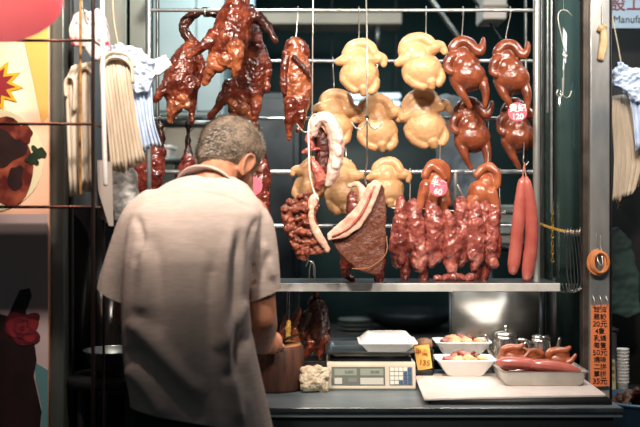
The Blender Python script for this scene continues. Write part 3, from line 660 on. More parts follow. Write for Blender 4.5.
for pts, lb, m in [([(352, 196, 0, 5), (353, 212, 0, 7), (352, 226, 0, 6)], 'red strip of pork hanging behind the roast belly', CHAR), ([(349, 240, 0, 5), (347, 258, 0, 7), (346, 273, 0, 5), (352, 279, -2, 3)], 'red pork end showing below the left of the roast belly', CHARD), ([(381, 248, 0, 5), (379, 264, 0, 6), (379, 279, 0, 5)], 'red pork end showing below the right of the roast belly', CHARD)]:
    tag(blob('pork_strip', m, [('c', pts)], 3.44, None, 0.8, 2, [(3 * 3.44 / F, .014, 'CLOUDS')], origin=P(*pts[0][:2], 3.44)), lb, 'pork', 'red pork strips behind the roast belly')
    if m is CHAR:
        hook('wire hook of the red strip behind the roast belly', 353, 172, 352, 198, 3.44, YM)
# the two long wires from the bar above
def long_wire(label, pts, m=WIRE, r=0.0028):
    top = Vector((P(pts[0][0], 0, YP).x, YF, 2.17))
    p = [top + Vector(q) for q in ((0, .009, -.02), (0, .0095, .004), (0, 0, .0115), (0, -.0095, .003), (0, -.006, -.03))] + [P(x, y, YP, d) for x, y, d in pts]
    bm = bmesh.new(); sweep(bm, p, r, seg=7, n=4)
    return tag(obj('long_hook', bm, m, origin=top), label, 'hook', 'long wire hooks in front of the rack')
long_wire('long wire hook left of the white chickens ending in an open curl', [(313, 10, 0), (312.5, 60, 0), (312, 118, 0), (310, 130, 0), (304, 132, 0), (299, 127, 0), (297, 124, 0)])
long_wire('long wire hook crossing the breast of the upper left white chicken', [(366, 10, -8), (366, 60, -26), (365.5, 96, -30), (365.5, 118, -30), (366, 150, -24), (366, 166, -14), (364, 176, -6), (366, 184, -4)])
t = thing('double_hook', 'small double hook lying across the central white chicken', 'hook', P(365.5, 130, 3.2))
for sgn in (-1, 1):
    bm = bmesh.new(); sweep(bm, [P(365.5, 122, 3.28, -33), P(365.5 + sgn * 4, 130, 3.28, -33), P(365.5 + sgn * 10, 131, 3.28, -32), P(365.5 + sgn * 15, 125, 3.28, -32)], 0.0022, seg=6); obj('prong', bm, WIRE, t)
bm = bmesh.new()
for q in (0, 1, 2): sweep(bm, [P(365.5 + 1.6 * math.cos(a), 119 + q * 1.2, 3.28, -31 + 1.6 * math.sin(a)) for a in [k * PI / 4 for k in range(8)]], 0.0014, seg=5, n=2, closed=True)
obj('wire_wrap', bm, DARKST, t)
# loops of string carrying the pork roll and the ribs
for pts, lb in [([(308, 133, 0), (313, 128, -3), (318, 122, -8), (315, 115, -4), (309, 124, 0), (309, 150, -9), (310, 175, -10), (314, 192, -6), (318, 199, -9)], 'white string tied from the long hook down to the roast ribs'),]:
    bm = bmesh.new(); sweep(bm, [P(x, y, YP, d - 4) for x, y, d in pts], 0.003, seg=6, n=5); tag(obj('string', bm, mat('white_string', (226, 220, 208), .8), origin=P(308, 133, YP)), lb, 'string')
bm = bmesh.new(); sweep(bm, [P(314, 276, 3.5), P(313, 264, 3.5), P(309, 261, 3.5), P(306, 266, 3.5)], 0.0024, seg=6)
sweep(bm, [P(309.5, 282, 3.5), P(309.5, 270, 3.5), P(312, 262, 3.5), P(315, 268, 3.5), P(315, 281.5, 3.5)], 0.0024, seg=6)
tag(obj('loose_hook', bm, WIRE, origin=P(312, 281.5, 3.5)), 'empty wire hook standing on the shelf below the roast ribs', 'hook')

# ------------------------------------------------------------------ round pink tags
PINK = mat('pink_tag', (226, 104, 124), 0.45); TAGW = mat('tag_white', (250, 226, 226), 0.5)
def round_tag(label, x, y, Y, r, lines, rot=0.0):
    c = P(x, y, Y); k = Y / F
    t = thing('price_tag', label, 'price tag', c, 'round pink price tags on the meat')
    bm = bmesh.new(); lathe(bm, c, [(r * k, -.0015), (r * k, .0015)], 36, Matrix.Rotation(PI / 2, 3, 'X')); bev(obj('disc', bm, PINK, t), .0008)
    for (s, dx, dy, sz) in lines:
        text('lettering', s, sz * k, TAGW, c + Vector((dx * k, -.003, dy * k)), t, bold=.0009, ry=rot)
round_tag('round pink tag reading 120 between the two rightmost brown chickens', 517.5, 112, 3.36, 9.6, [('貴妃', 0, 3.4, 8.6), ('120', 0, -4.8, 8)])
round_tag('round pink tag reading 60 on the light brown chicken', 438.5, 187.5, 3.42, 9, [('半隻', 0, 3.2, 8), ('60', -.5, -4.4, 8.2)], 0.2)
round_tag('pink tag half hidden behind the ear of the man', 253, 186, 3.44, 9.5, [])
# ================================================================== the man at the counter
SKIN = mat('skin', (186, 128, 98), 0.5, 0, (168, 108, 82), 30, bump=0.1, bscale=200, sss=0.06)
SHIRT = mat('linen_shirt', (206, 187, 177), 0.85, 0, (193, 174, 164), 90, bump=0.3, bscale=160, stretch=(0.3, 0.3, 2.0), spec=0.2, bdist=0.003)
TROUS = mat('black_trousers', (20, 20, 22), 0.8)
HAIRD = mat('dark_hair', (38, 32, 28), 0.55); HAIRG = mat('grey_hair', (176, 164, 148), 0.55); HAIRB = mat('scalp_hair', (70, 57, 48), 0.7, 0, (140, 120, 102), 22, bump=0.5, bscale=160)
MX = P(195, 0, 2.74).x
man = thing('person', 'man in a pale linen shirt seen from behind, bent over a chopping block', 'person', (MX, 2.74, 0))

def sup(bm, ring, n=28, ex=2.3):
    cx, cy, z, a, b = ring
    vs = []
    for k in range(n):
        t = 2 * PI * k / n; c, s = math.cos(t), math.sin(t)
        vs.append(bm.verts.new((cx + a * math.copysign(abs(c) ** (2 / ex), c), cy + b * math.copysign(abs(s) ** (2 / ex), s), z)))
    return vs
def loft(bm, rings, n=28, ex=2.3):
    R = [sup(bm, r, n, ex) for r in rings]
    for a, b in zip(R, R[1:]):
        for k in range(n): bm.faces.new((a[k], a[(k + 1) % n], b[(k + 1) % n], b[k]))
    bm.faces.new(R[0][::-1]); bm.faces.new(R[-1])
TORSO = [(440, 128, 276, 2.74, .135), (400, 131, 267, 2.735, .135), (360, 124, 258, 2.73, .135), (330, 122, 252, 2.73, .132), (300, 122, 249, 2.735, .13), (260, 124, 252, 2.755, .125),
         (228, 128, 260, 2.79, .118), (212, 133, 263, 2.815, .112), (202, 141, 260, 2.835, .104), (193, 152, 254, 2.855, .094), (184, 165, 247, 2.88, .082), (179, 176, 238, 2.90, .07), (175, 190, 230, 2.91, .056)]
def rg(y, xl, xr, Y, hd, k=1.0):
    a, b = P(xl, y, Y), P(xr, y, Y)
    return ((a.x + b.x) / 2, Y, a.z, (b.x - a.x) / 2 * k, hd * k)
SHL, SHR = P(146, 214, 2.85), P(250, 216, 2.845)
ELL, ELR = P(127, 312, 2.92), P(262, 318, 2.855)
WRL, WRR = P(214, 345, 3.12), P(262, 346, 3.06)
# head frame: bowed and turned to the right
HC = P(230, 161, 2.99)
RH = Matrix.Rotation(math.radians(-42), 3, 'Z') @ Matrix.Rotation(math.radians(-30), 3, 'X') @ Matrix.Rotation(math.radians(6), 3, 'Y')
HS = 1.07
def hl(x, y, z): return HC + RH @ (Vector((x, y, z)) * HS)
def he(bm, c, r, rot=None): ell(bm, hl(*c), tuple(v * HS for v in r), RH @ rot if rot else RH)

bm = bmesh.new()
loft(bm, [rg(*t, k=.80) for t in TORSO[2:]])
loft(bm, [(MX, 2.74, z, a, b) for z, a, b in ((.84, .13, .07), (.90, .14, .08), (.98, .14, .085))])
for sx in (-1, 1):                                                  # legs
    sweep(bm, [(MX + sx * .095, 2.74, .86), (MX + sx * .10, 2.75, .66), (MX + sx * .105, 2.755, .48), (MX + sx * .11, 2.73, .30), (MX + sx * .115, 2.72, .08)], [.064, .064, .05, .05, .036], seg=14)
    sweep(bm, [(MX + sx * .115, 2.70, .05), (MX + sx * .125, 2.82, .04), (MX + sx * .13, 2.90, .03)], [.04, .04, .028], seg=12)
sweep(bm, [P(212, 190, 2.89), P(217, 176, 2.93), P(223, 168, 2.96), HC], [.068, .060, .058, .055], seg=16)
he(bm, (0, -.01, .03), (.075, .097, .085)); he(bm, (0, .035, -.045), (.057, .06, .07)); he(bm, (0, .047, -.088), (.042, .038, .032))
sweep(bm, [hl(0, .088, .005), hl(0, .108, -.033)], [.009, .015], seg=8); sweep(bm, [hl(-.04, .079, .02), hl(0, .088, .022), hl(.04, .079, .02)], .011, seg=8)
sweep(bm, [hl(-.022, .088, -.066), hl(0, .097, -.064), hl(.022, .088, -.066)], .008, seg=8)
for sx in (-1, 1):                                                  # ears with a rim
    he(bm, (sx * .079, -.004, -.012), (.008, .02, .03), Matrix.Rotation(-.3 * sx, 3, 'Z'))
    sweep(bm, [hl(sx * (.078 + .009), y, z) for y, z in ((.008, -.02), (.012, .004), (.004, .020), (-.014, .019), (-.022, .002), (-.017, -.022), (-.004, -.040))], .0055, seg=8)
for S, E, W in ((SHL, ELL, WRL), (SHR, ELR, WRR)):                  # arms
    sweep(bm, [S, S.lerp(E, .5), E], [.056, .05, .043], seg=16); sweep(bm, [E, E.lerp(W, .3), E.lerp(W, .7), W], [.043, .045, .036, .027], seg=16)
def hand(bm, W, c, axis, palm_up, thumb_side):
    """Hand at the end of wrist W, closed round a grip through c along axis."""
    a = axis.normalized(); u = (palm_up - a * palm_up.dot(a)).normalized(); v = a.cross(u)
    back = c + u * .030
    sweep(bm, [W, W.lerp(back, .5), back], [.027, .03, .028], seg=12, flat=(u, .7))
    for q, (o, rr, ln) in enumerate(((.032, .0088, .95), (.011, .0092, 1.05), (-.010, .009, 1.0), (-.030, .0078, .85))):
        pts = []
        for ang in (95, 45, -5, -60, -110):
            t = math.radians(ang); pts.append(c + a * o + (u * math.sin(t) + v * math.cos(t) * thumb_side) * .0275 * ln)
        sweep(bm, pts, [rr * 1.15, rr * 1.1, rr, rr * .95, rr * .85], seg=8, n=4)
    th = [back + a * .01 - v * thumb_side * .02, c + a * .03 - v * thumb_side * .03 + u * .012, c + a * .05 - v * thumb_side * .020 - u * .004, c + a * .058 - v * thumb_side * .004 - u * .014]
    sweep(bm, th, [.014, .0115, .0105, .009], seg=8, n=4)
GRIP = P(267.5, 343.5, 3.165)
hand(bm, WRR, GRIP, Vector((.75, .5, .0)), Vector((-.2, -.2, 1)), 1)
LGR = P(238, 338, 3.285)
hand(bm, WRL, LGR, Vector((.8, .4, .0)), Vector((0, -.2, 1)), 1)
body = obj('body', bm, SKIN, man)
remesh(body, .0046, 3)
EYE = mat('eye_white', (225, 220, 212), .2); 
for sx in (-1, 1):
    bm = bmesh.new(); ell(bm, hl(sx * .031, .064, .003), (.0115, .0115, .0115)); obj('eye', bm, EYE, man)

# hair: a close cap cut at the hairline and nape, with short strands
bm = bmesh.new(); he(bm, (0, -.014, .031), (.081, .1, .091)); he(bm, (0, -.052, -.012), (.060, .052, .055))
hair = obj('hair', bm, HAIRB, man); remesh(hair, .005, 2, [(.006, .02, 'CLOUDS')])
bm = bmesh.new(); bm.from_mesh(hair.data); off = HC - base_of(man)
def lcut(pt, nrm):
    g = bm.verts[:] + bm.edges[:] + bm.faces[:]
    bmesh.ops.bisect_plane(bm, geom=g, plane_co=off + RH @ (Vector(pt) * HS), plane_no=RH @ Vector(nrm), clear_outer=True)
lcut((0, .06, .05), (0, 1, -.42)); lcut((0, -.06, -.050), (0, .40, -1))
bm.normal_update(); rnd = random.Random(3)
faces = bm.faces[:]; cum = []; tot = 0
for f in faces: tot += f.calc_area(); cum.append(tot)
import bisect
gn = RH @ Vector((0, -.75, -.65)); strands = []
for _ in range(9000):
    f = faces[min(bisect.bisect(cum, rnd.random() * tot), len(faces) - 1)]
    p = f.calc_center_median() + Vector((rnd.uniform(-.003, .003), rnd.uniform(-.003, .003), rnd.uniform(-.003, .003))); n = f.normal
    loc = RH.transposed() @ (p - off)
    d = (gn - n * gn.dot(n)); d = (d.normalized() if d.length > .1 else Vector((0, 0, -1))) * .75 + n * rnd.uniform(.25, .7) + Vector((rnd.uniform(-.3, .3), rnd.uniform(-.3, .3), rnd.uniform(-.3, .3)))
    grey = .38 + 5.5 * max(0, loc.x - .0) + 4 * max(0, loc.z - .05) + 1.5 * max(0, loc.y)
    strands.append((p, d.normalized() * rnd.uniform(.007, .014), n, 2 if rnd.random() < grey else 1))
for p, d, n, mi in strands:
    s = d.cross(n); s = (s.normalized() if s.length > 1e-6 else Vector((1, 0, 0))) * .0007
    f = bm.faces.new((bm.verts.new(p - s - n * .001), bm.verts.new(p + s - n * .001), bm.verts.new(p + d))); f.material_index = mi
bm.to_mesh(hair.data); bm.free()
for m in (HAIRD, HAIRG): hair.data.materials.append(m)

# shirt: torso and sleeves in one cloth, cut open at hem and cuffs
bm = bmesh.new(); loft(bm, [rg(*t) for t in TORSO])
sweep(bm, [P(152, 208, 2.835), P(140, 222, 2.845), P(129, 248, 2.86), P(117, 280, 2.88), P(109, 312, 2.895)], [.055, .059, .056, .051, .047], seg=18)
sweep(bm, [P(247, 214, 2.835), P(254, 228, 2.84), P(259, 254, 2.845), P(262, 282, 2.85), P(264, 312, 2.855)], [.055, .058, .056, .053, .05], seg=18)
shirt = obj('shirt', bm, SHIRT, man); remesh(shirt, .006, 6)
me = shirt.data; so = base_of(man)
FOLDS = [  # (pixel line on the back, width px, depth m)
    ([(232, 222), (224, 270), (223, 330), (236, 400), (240, 425)], 5, 0.0190), ([(241, 226), (236, 280), (238, 340), (248, 400)], 5, -0.0152), ([(214, 250), (210, 300), (212, 360), (222, 425)], 7, -0.0114),
    ([(128, 318), (150, 340), (178, 372), (206, 398)], 8, 0.0190), ([(127, 345), (150, 364), (180, 392), (205, 424)], 7, -0.0190), ([(126, 366), (146, 386), (168, 420)], 7, 0.0171),
    ([(250, 300), (236, 322), (216, 352)], 7, 0.0133), ([(253, 330), (238, 356), (226, 384)], 6, -0.0133), ([(140, 240), (146, 280), (140, 318)], 8, 0.0114), ([(152, 232), (160, 290), (158, 340)], 8, -0.0095),
    ([(182, 232), (186, 300), (190, 380)], 10, 0.0076), ([(150, 196), (176, 190), (205, 190), (232, 197), (256, 208)], 1.6, 0.0028), ([(150, 198.5), (176, 192.5), (205, 192.5), (232, 199.5), (256, 210.5)], 1.6, -0.0030),
    ([(136, 214), (142, 240), (134, 268)], 4, -0.0152), ([(258, 216), (250, 244), (252, 280)], 4, -0.0152), ([(262, 240), (268, 262), (274, 280)], 4, 0.0114), 
    ([(270, 250), (262, 270), (252, 288)], 4, -0.0095)]
segs = []
for pts, w, a in FOLDS:
    q = catmull([Vector((x, y, 0)) for x, y in pts], 4); a = a * .55 if 2 < w < 4.5 else a
    segs.append((np.array([v[:2] for v in q]), w, a))
co = np.empty(len(me.vertices) * 3); me.vertices.foreach_get('co', co); co = co.reshape(-1, 3)
no = np.empty(len(me.vertices) * 3); me.vertices.foreach_get('normal', no); no = no.reshape(-1, 3)
wco = co + np.array(so)
px = 320 + wco[:, 0] / wco[:, 1] * F; py = HZ + (H - wco[:, 2]) / wco[:, 1] * F
back = np.clip(-no[:, 1] * 1.6, 0, 1); dsp = np.zeros(len(co))
for q, w, a in segs:
    best = np.full(len(co), 1e9); tb = np.zeros(len(co))
    for i in range(len(q) - 1):
        p0, d = q[i], q[i + 1] - q[i]; L = (d ** 2).sum()
        t = np.clip(((px - p0[0]) * d[0] + (py - p0[1]) * d[1]) / L, 0, 1)
        dd = np.hypot(px - p0[0] - t * d[0], py - p0[1] - t * d[1])
        up = dd < best; best = np.where(up, dd, best); tb = np.where(up, (i + t) / (len(q) - 1), tb)
    dsp += a * np.exp(-(best / w) ** 2) * np.clip(np.sin(np.clip(tb, 0, 1) * PI) * 2.2, .25 if w < 3 else 0, 1)
co += no * (dsp * back)[:, None]
me.vertices.foreach_set('co', co.ravel()); me.update()
bm = bmesh.new(); bm.from_mesh(me)
def scut(a, b, c, sel):
    """Cut along the plane through three world points, removing what lies below, only among faces sel picks."""
    a, b, c = (Vector(v) - so for v in (a, b, c)); n = (b - a).cross(c - a).normalized()
    if n.z > 0: n = -n
    fs = [f for f in bm.faces if sel(f.calc_center_median() + so)]
    g = list({v for f in fs for v in f.verts}) + list({e for f in fs for e in f.edges}) + fs
    bmesh.ops.bisect_plane(bm, geom=g, plane_co=a, plane_no=n, clear_outer=True)
spx = lambda v: 320 + v.x / v.y * F
spy = lambda v: HZ + (H - v.z) / v.y * F
scut(P(128, 404, 2.73), P(268, 428, 2.73), P(128, 404, 2.73) + Vector((0, .3, -.02)), lambda v: spy(v) > 380)
scut(P(98, 291, 2.85), P(124, 305, 2.85), P(98, 291, 2.85) + Vector((0, .2, .02)), lambda v: spx(v) < 121.5 and 270 < spy(v) < 332)
scut(P(282, 289, 2.83), P(246, 304, 2.83), P(282, 289, 2.83) + Vector((0, .2, .0)), lambda v: spx(v) > 252 and 270 < spy(v) < 332)
bm.to_mesh(me); bm.free()
for p in me.polygons: p.use_smooth = True
# collar: a turned-down band round the neck
bm = bmesh.new(); R = []
nk = (P(222, 166, 2.97) - P(211, 190, 2.875)).normalized()
sd = Vector((1, 0, -.16)); sd = (sd - nk * sd.dot(nk)).normalized(); bk = nk.cross(sd)
if bk.y > 0: bk = -bk
for rad, hgt in ((.056, -.004), (.058, .014), (.065, .013), (.084, -.004), (.095, -.022), (.090, -.026), (.074, -.008), (.057, -.014)):
    R.append([bm.verts.new(P(208.5, 185.5, 2.905) + nk * hgt + sd * (rad * math.cos(t)) + bk * (rad * .92 * math.sin(t))) for t in [2 * PI * k / 36 for k in range(36)]])
for i in range(len(R)):
    a, b = R[i], R[(i + 1) % len(R)]
    for k in range(36): bm.faces.new((a[k], a[(k + 1) % 36], b[(k + 1) % 36], b[k]))
col_ = obj('collar', bm, SHIRT, shirt)
sb = col_.modifiers.new('sub', 'SUBSURF'); sb.levels = 1; sb.render_levels = 1
# sleeve hems
for pts in ([P(123, 301, 2.83), P(112, 296, 2.82), P(101, 290, 2.83)], [P(248, 301, 2.795), P(262, 297, 2.79), P(276, 289.5, 2.80)]):
    pass
bm = bmesh.new()
loft(bm, [(MX, 2.74, z, a, b) for z, a, b in ((.74, .172, .10), (.86, .172, .104), (.94, .16, .098))])
for sx in (-1, 1): sweep(bm, [(MX + sx * .088, 2.75, .86), (MX + sx * .10, 2.75, .66), (MX + sx * .105, 2.75, .48), (MX + sx * .11, 2.735, .30), (MX + sx * .115, 2.725, .10)], [.086, .09, .078, .072, .062], seg=16, round_caps=False)
remesh(obj('trousers', bm, TROUS, man), .012, 4)
for sx in (-1, 1):
    bm = bmesh.new(); sweep(bm, [(MX + sx * .115, 2.685, .048), (MX + sx * .118, 2.76, .05), (MX + sx * .128, 2.86, .042), (MX + sx * .133, 2.93, .036)], [.044, .047, .046, .034], seg=14)
    bmesh.ops.bisect_plane(bm, geom=bm.verts[:] + bm.edges[:] + bm.faces[:], plane_co=(0, 0, .002), plane_no=(0, 0, -1), clear_outer=True)
    obj('shoe', bm, BLACK, man)
# ================================================================== the counter and what stands on it
CZ = .774                     # steel ledge
BZ = .797                     # white board
ct = thing('steel_counter', 'dark steel counter running along the front of the stall', 'counter', (.14, 3.35, 0))
CTST = mat('counter_steel', (138, 150, 156), 0.4, 0.45, (108, 120, 126), 7, stretch=(.3, 1, 1))
CTD = mat('counter_face', (66, 74, 78), 0.4, 0.7, (50, 56, 60), 5)
bm = bmesh.new(); box2(bm, (-.46, 2.985, CZ - .03), (.905, 3.69, CZ)); bev(obj('worktop', bm, CTST, ct), .003)
bm = bmesh.new(); box2(bm, (-.45, 2.992, CZ - .075), (.88, 3.02, CZ - .031)); bev(obj('apron', bm, CTD, ct), .003)
bm = bmesh.new(); box2(bm, (-.46, 2.979, CZ - .012), (.905, 2.986, CZ + .001)); bev(obj('edge_strip', bm, STEEL, ct), .001)
bm = bmesh.new(); box2(bm, (-.44, 3.06, .0), (.86, 3.66, CZ - .04)); obj('cabinet_body', bm, BLACK, ct)
for x in (-.43, .0, .43):
    bm = bmesh.new(); box2(bm, (x, 3.045, .1), (x + .4, 3.06, CZ - .09)); d = bev(obj('door', bm, mat('black_door', (26, 28, 30), .35), ct), .004)
    bm = bmesh.new(); sweep(bm, [Vector((x + .33, 3.03, .58)), Vector((x + .37, 3.03, .58))], .006); obj('handle', bm, DULL, d)
bm = bmesh.new(); box2(bm, (P(431, 0, 3.02).x, 3.03, CZ), (.885, 3.5, BZ - .008)); obj('riser', bm, BLACK, ct)
wb = thing('white_board', 'large white cutting board at the right end of the counter', 'board', P(505, 385, 3.3))
bm = bmesh.new(); poly(bm, [P(x, y, (H - BZ) / (y - HZ) * F) for x, y in ((424, 398), (606, 394.3), (577, 373.5), (414, 373.5))], Vector((0, 0, -.008)))
bev(obj('slab', bm, mat('board_white', (236, 226, 220), .4, 0, (222, 210, 202), 9), wb), .002)

# chopping block, cleaver and the roast around it
BX = P(275, 0, 3.3).x
blk = thing('chopping_block', 'round brown wooden chopping block in front of the man', 'chopping block', (BX, 3.3, CZ))
WOOD = mat('block_wood', (88, 50, 34), .6, 0, (58, 32, 22), 14, bump=.3, bscale=40, stretch=(3, 3, .6)); WTOP = mat('block_top', (176, 122, 82), .55, 0, (140, 92, 60), 18, bump=.3, bscale=60)
bm = bmesh.new(); lathe(bm, (BX, 3.3, CZ), [(.088, 0), (.095, .01), (.097, .08), (.094, .138), (.089, .146)], 40); obj('trunk', bm, WOOD, blk)
bm = bmesh.new(); lathe(bm, (BX, 3.3, CZ + .1455), [(.089, 0), (.086, .004)], 40); obj('cutting_surface', bm, WTOP, blk)
BTZ = CZ + .1495
cl = thing('cleaver', 'dark cleaver in the right hand of the man over the block', 'cleaver', GRIP)
ax = Vector((.40, .9, 0)).normalized()
bm = bmesh.new(); sweep(bm, [GRIP - ax * .045, GRIP, GRIP + ax * .06], [.013, .014, .012], seg=12); obj('handle', bm, mat('dark_wood', (52, 30, 22), .5), cl)
c = GRIP + ax * .12; c.z = BTZ + .016
bm = bmesh.new(); box(bm, c, (.13, .004, .07), Matrix.Rotation(math.atan2(.9, .4), 3, 'Z') @ Matrix.Rotation(1.15, 3, 'X')); bev(obj('blade', bm, mat('blade_dark', (70, 60, 54), .35, .8), cl), .001)
for pts, lb, m, Yq in [([(287, 318, 0, 4), (285, 330, 0, 6), (284, 344, 0, 7), (284, 360, 0, 5)], 'red roast piece hanging below the shelf just right of the arm', CHAR, 3.52), ([(299, 311, -2, 3.4), (296, 319, -2, 4.4), (294, 328, -2, 4.6), (296, 342, -2, 5)], 'orange finger shaped roast piece hanging behind the chopping block', DUCKO, 3.52), ([(289, 321, -6, 2), (288, 328, -6, 3), (288, 338, -6, 2.4)], 'slim yellow piece of skin among the roast behind the block', YELSK, 3.48)]:
    tag(blob('roast_piece', m, [('c', pts)], Yq, None, .7, 2, [(2 * Yq / F, .014, 'CLOUDS')], origin=P(*pts[0][:2], Yq)), lb, 'roast meat', 'roast pieces behind the chopping block')
bird('roast_duck', 'nearly black roast duck hanging below the shelf behind the chopping block', 'duck', 3.54, [
    ('body', [('c', [(316, 304, 0, 9), (318, 318, 0, 12), (317, 334, 0, 13), (314, 346, 0, 10)])]), ('wing', [('c', [(307, 314, -6, 5), (303, 326, -7, 5), (302, 336, -7, 3)])]),
    ('leg', [('c', [(312, 342, -7, 6), (308, 349, -8, 4), (306, 354, -8, 3)])], DUCK), ('leg', [('c', [(324, 338, -6, 7), (322, 348, -8, 4), (320, 356, -8, 3)])], DUCK), ('neck', [('c', [(315, 294, 0, 4), (316, 300, 0, 6), (316, 308, 0, 8)])])], (315, 292), None, DUCKD)
t = thing('under_rail', 'steel bar below the shelf carrying the roast behind the block', 'rail', (P(300, 0, 3.54).x, 3.54, SHZ - .012))
bm = bmesh.new(); sweep(bm, [Vector((P(270, 0, 3.54).x, 3.54, SHZ - .013)), Vector((P(345, 0, 3.54).x, 3.54, SHZ - .013))], .005); obj('bar', bm, DULL, t)
for q, (x, yb, Yq) in enumerate(((287, 319, 3.52), (299, 311, 3.52), (289, 321, 3.48))):
    bm = bmesh.new(); sweep(bm, [Vector((P(x, 0, Yq).x, 3.548, SHZ - .018)), Vector((P(x, 0, Yq).x, 3.54, SHZ - .006)), Vector((P(x, 0, Yq).x, 3.531, SHZ - .02)), P(x, yb, Yq)], .0018, seg=6)
    tag(obj('meat_hook', bm, WIRE, origin=P(x, 292, 3.54)), ['short wire hook of the red roast piece right of the arm', 'short wire hook of the orange finger shaped roast piece', 'short wire hook of the slim yellow piece of skin'][q], 'hook', 'short hooks below the shelf')

# crumpled cloth and steel pan left of the scale
bm = bmesh.new(); rnd = random.Random(11)
for k in range(26):
    a, r0 = rnd.uniform(0, 2 * PI), rnd.uniform(0, .036); hz = rnd.uniform(.012, .072)
    ell(bm, P(313, 0, 3.25) * Vector((1, 1, 0)) + Vector((r0 * 1.1 * math.cos(a), r0 * math.sin(a), CZ + hz)), (.02, .018, .015), Matrix.Rotation(rnd.uniform(-1, 1), 3, 'X'), 2)
ell(bm, Vector((P(313, 0, 3.25).x, 3.25, CZ + .035)), (.045, .04, .036))
rag = remesh(obj('cleaning_rag', bm, mat('rag', (214, 200, 178), .85, 0, (176, 156, 128), 40, bump=.8, bscale=140), origin=(P(313, 0, 3.25).x, 3.25, CZ)), .0028, 1, [(.010, .02, 'CLOUDS'), (.008, .007, 'CLOUDS')])
bmq = bmesh.new(); bmq.from_mesh(rag.data); bmesh.ops.bisect_plane(bmq, geom=bmq.verts[:] + bmq.edges[:] + bmq.faces[:], plane_co=(0, 0, .001), plane_no=(0, 0, -1), clear_outer=True); bmq.to_mesh(rag.data); bmq.free()
tag(rag, 'crumpled cream cloth between the chopping block and the scale', 'cloth')

def pan(name, parent, cx, cy, z, w, d, h, m, flare=.01, wall=.003, rim=.006, nm='pan'):
    """Open rectangular pan with rounded corners, flared walls and a rolled rim."""
    def rr(w, d, z, r=.016):
        out = []
        for sx, sy, a0 in ((1, 1, 0), (-1, 1, 90), (-1, -1, 180), (1, -1, 270)):
            for k in range(5):
                a = math.radians(a0 + 22.5 * k); out.append(Vector((cx + sx * (w / 2 - r) + r * math.cos(a), cy + sy * (d / 2 - r) + r * math.sin(a), z)))
        return out
    bm = bmesh.new(); loops = [rr(w - 2 * flare - .01, d - 2 * flare - .01, z), rr(w - 2 * flare, d - 2 * flare, z + .006), rr(w, d, z + h), rr(w + 2 * rim, d + 2 * rim, z + h), rr(w + 2 * rim, d + 2 * rim, z + h - .003), rr(w + .001, d + .001, z + h - .0035)]
    loops = [rr(w - 2 * flare - .01, d - 2 * flare - .01, z), rr(w - 2 * flare, d - 2 * flare, z + .006), rr(w, d, z + h - .003), rr(w + 2 * rim, d + 2 * rim, z + h - .003), rr(w + 2 * rim, d + 2 * rim, z + h), rr(w - 2 * wall, d - 2 * wall, z + h), rr(w - 2 * flare - 2 * wall, d - 2 * flare - 2 * wall, z + .008), rr(w - 2 * flare - .014, d - 2 * flare - .014, z + wall)]
    V = [[bm.verts.new(p) for p in L] for L in loops]; n = len(loops[0])
    for a, b in zip(V, V[1:]):
        for k in range(n): bm.faces.new((a[k], a[(k + 1) % n], b[(k + 1) % n], b[k]))
    bm.faces.new(V[0][::-1]); bm.faces.new(V[-1])
    o = obj(nm, bm, m, parent)
    o.data.set_sharp_from_angle(angle=math.radians(35)); return o
sp = thing('steel_pan', 'small steel pan tucked between the scale and the chopping block', 'pan', (P(313, 0, 3.5).x, 3.5, CZ))
pan('p', sp, P(313, 0, 3.5).x, 3.5, CZ, .10, .2, .075, STEEL, .008, nm='basin')

# weighing scale
SX0, SX1 = P(327, 0, 3.27).x, P(416, 0, 3.27).x; SW = SX1 - SX0; SXC = (SX0 + SX1) / 2
sc = thing('weighing_scale', 'beige electronic weighing scale with display and keypad', 'scale', (SXC, 3.42, CZ))
SCB = mat('scale_beige', (214, 204, 186), .45, 0, (204, 192, 172), 10)
bm = bmesh.new(); pr = [(3.27, .006), (3.275, .0), (3.56, .0), (3.56, .075), (3.34, .088), (3.298, .088), (3.29, .084)]
poly(bm, [Vector((SX0, y, CZ + z)) for y, z in pr], Vector((SW, 0, 0))); bev(obj('housing', bm, SCB, sc), .003)
FA = Vector((0, 3.2705, CZ + .008)); FB = Vector((0, 3.2895, CZ + .083)); FN = Vector((0, -(FB.z - FA.z), FB.y - FA.y)).normalized()
def face(u, v, off=.0): return Vector((SX0 + u * SW, 0, 0)) + FA.lerp(FB, v) + FN * off
def plate(name, u0, u1, v0, v1, m, parent, off=.0012):
    bm = bmesh.new(); poly(bm, [face(u0, v0, off), face(u1, v0, off), face(u1, v1, off), face(u0, v1, off)], -FN * (off + .0015)); return obj(name, bm, m, parent, smooth=False)
pn = plate('display_panel', .05, .655, .10, .88, mat('panel_grey', (104, 106, 100), .35), sc)
LCD = mat('lcd', (146, 154, 140), .25); LCDD = mat('lcd_frame', (52, 54, 52), .4); LBL = mat('label_light', (190, 188, 176), .5)
plate('lcd_screen', .085, .335, .52, .80, LCD, pn, .002); plate('lcd_screen', .375, .635, .52, .80, LCD, pn, .002); plate('lcd_screen', .375, .635, .14, .42, LBL, pn, .002)
plate('label_strip', .085, .17, .16, .42, LBL, pn, .002); plate('label_strip', .24, .335, .24, .42, mat('label_dim', (120, 122, 116), .5), pn, .002)
for u, s in ((.25, '0.000'), (.54, '00.00')): text('digits', s, .013, LCDD, face(u, .65, .0026), pn, tilt=-.24)
kp = plate('keypad', .70, .965, .10, .88, mat('keypad_grey', (150, 152, 148), .5), sc)
KW, KB = mat('key_white', (222, 218, 206), .45), mat('key_blue', (62, 88, 122), .45)
for r in range(4):
    for q in range(5):
        blue = q >= 3 and not (r == 0 and q == 3) or (r == 3 and q == 2)
        u0 = .712 + q * .05; v1 = .85 - r * .185; plate('key', u0, u0 + .042, v1 - .15, v1, KB if blue else KW, kp, .0035)
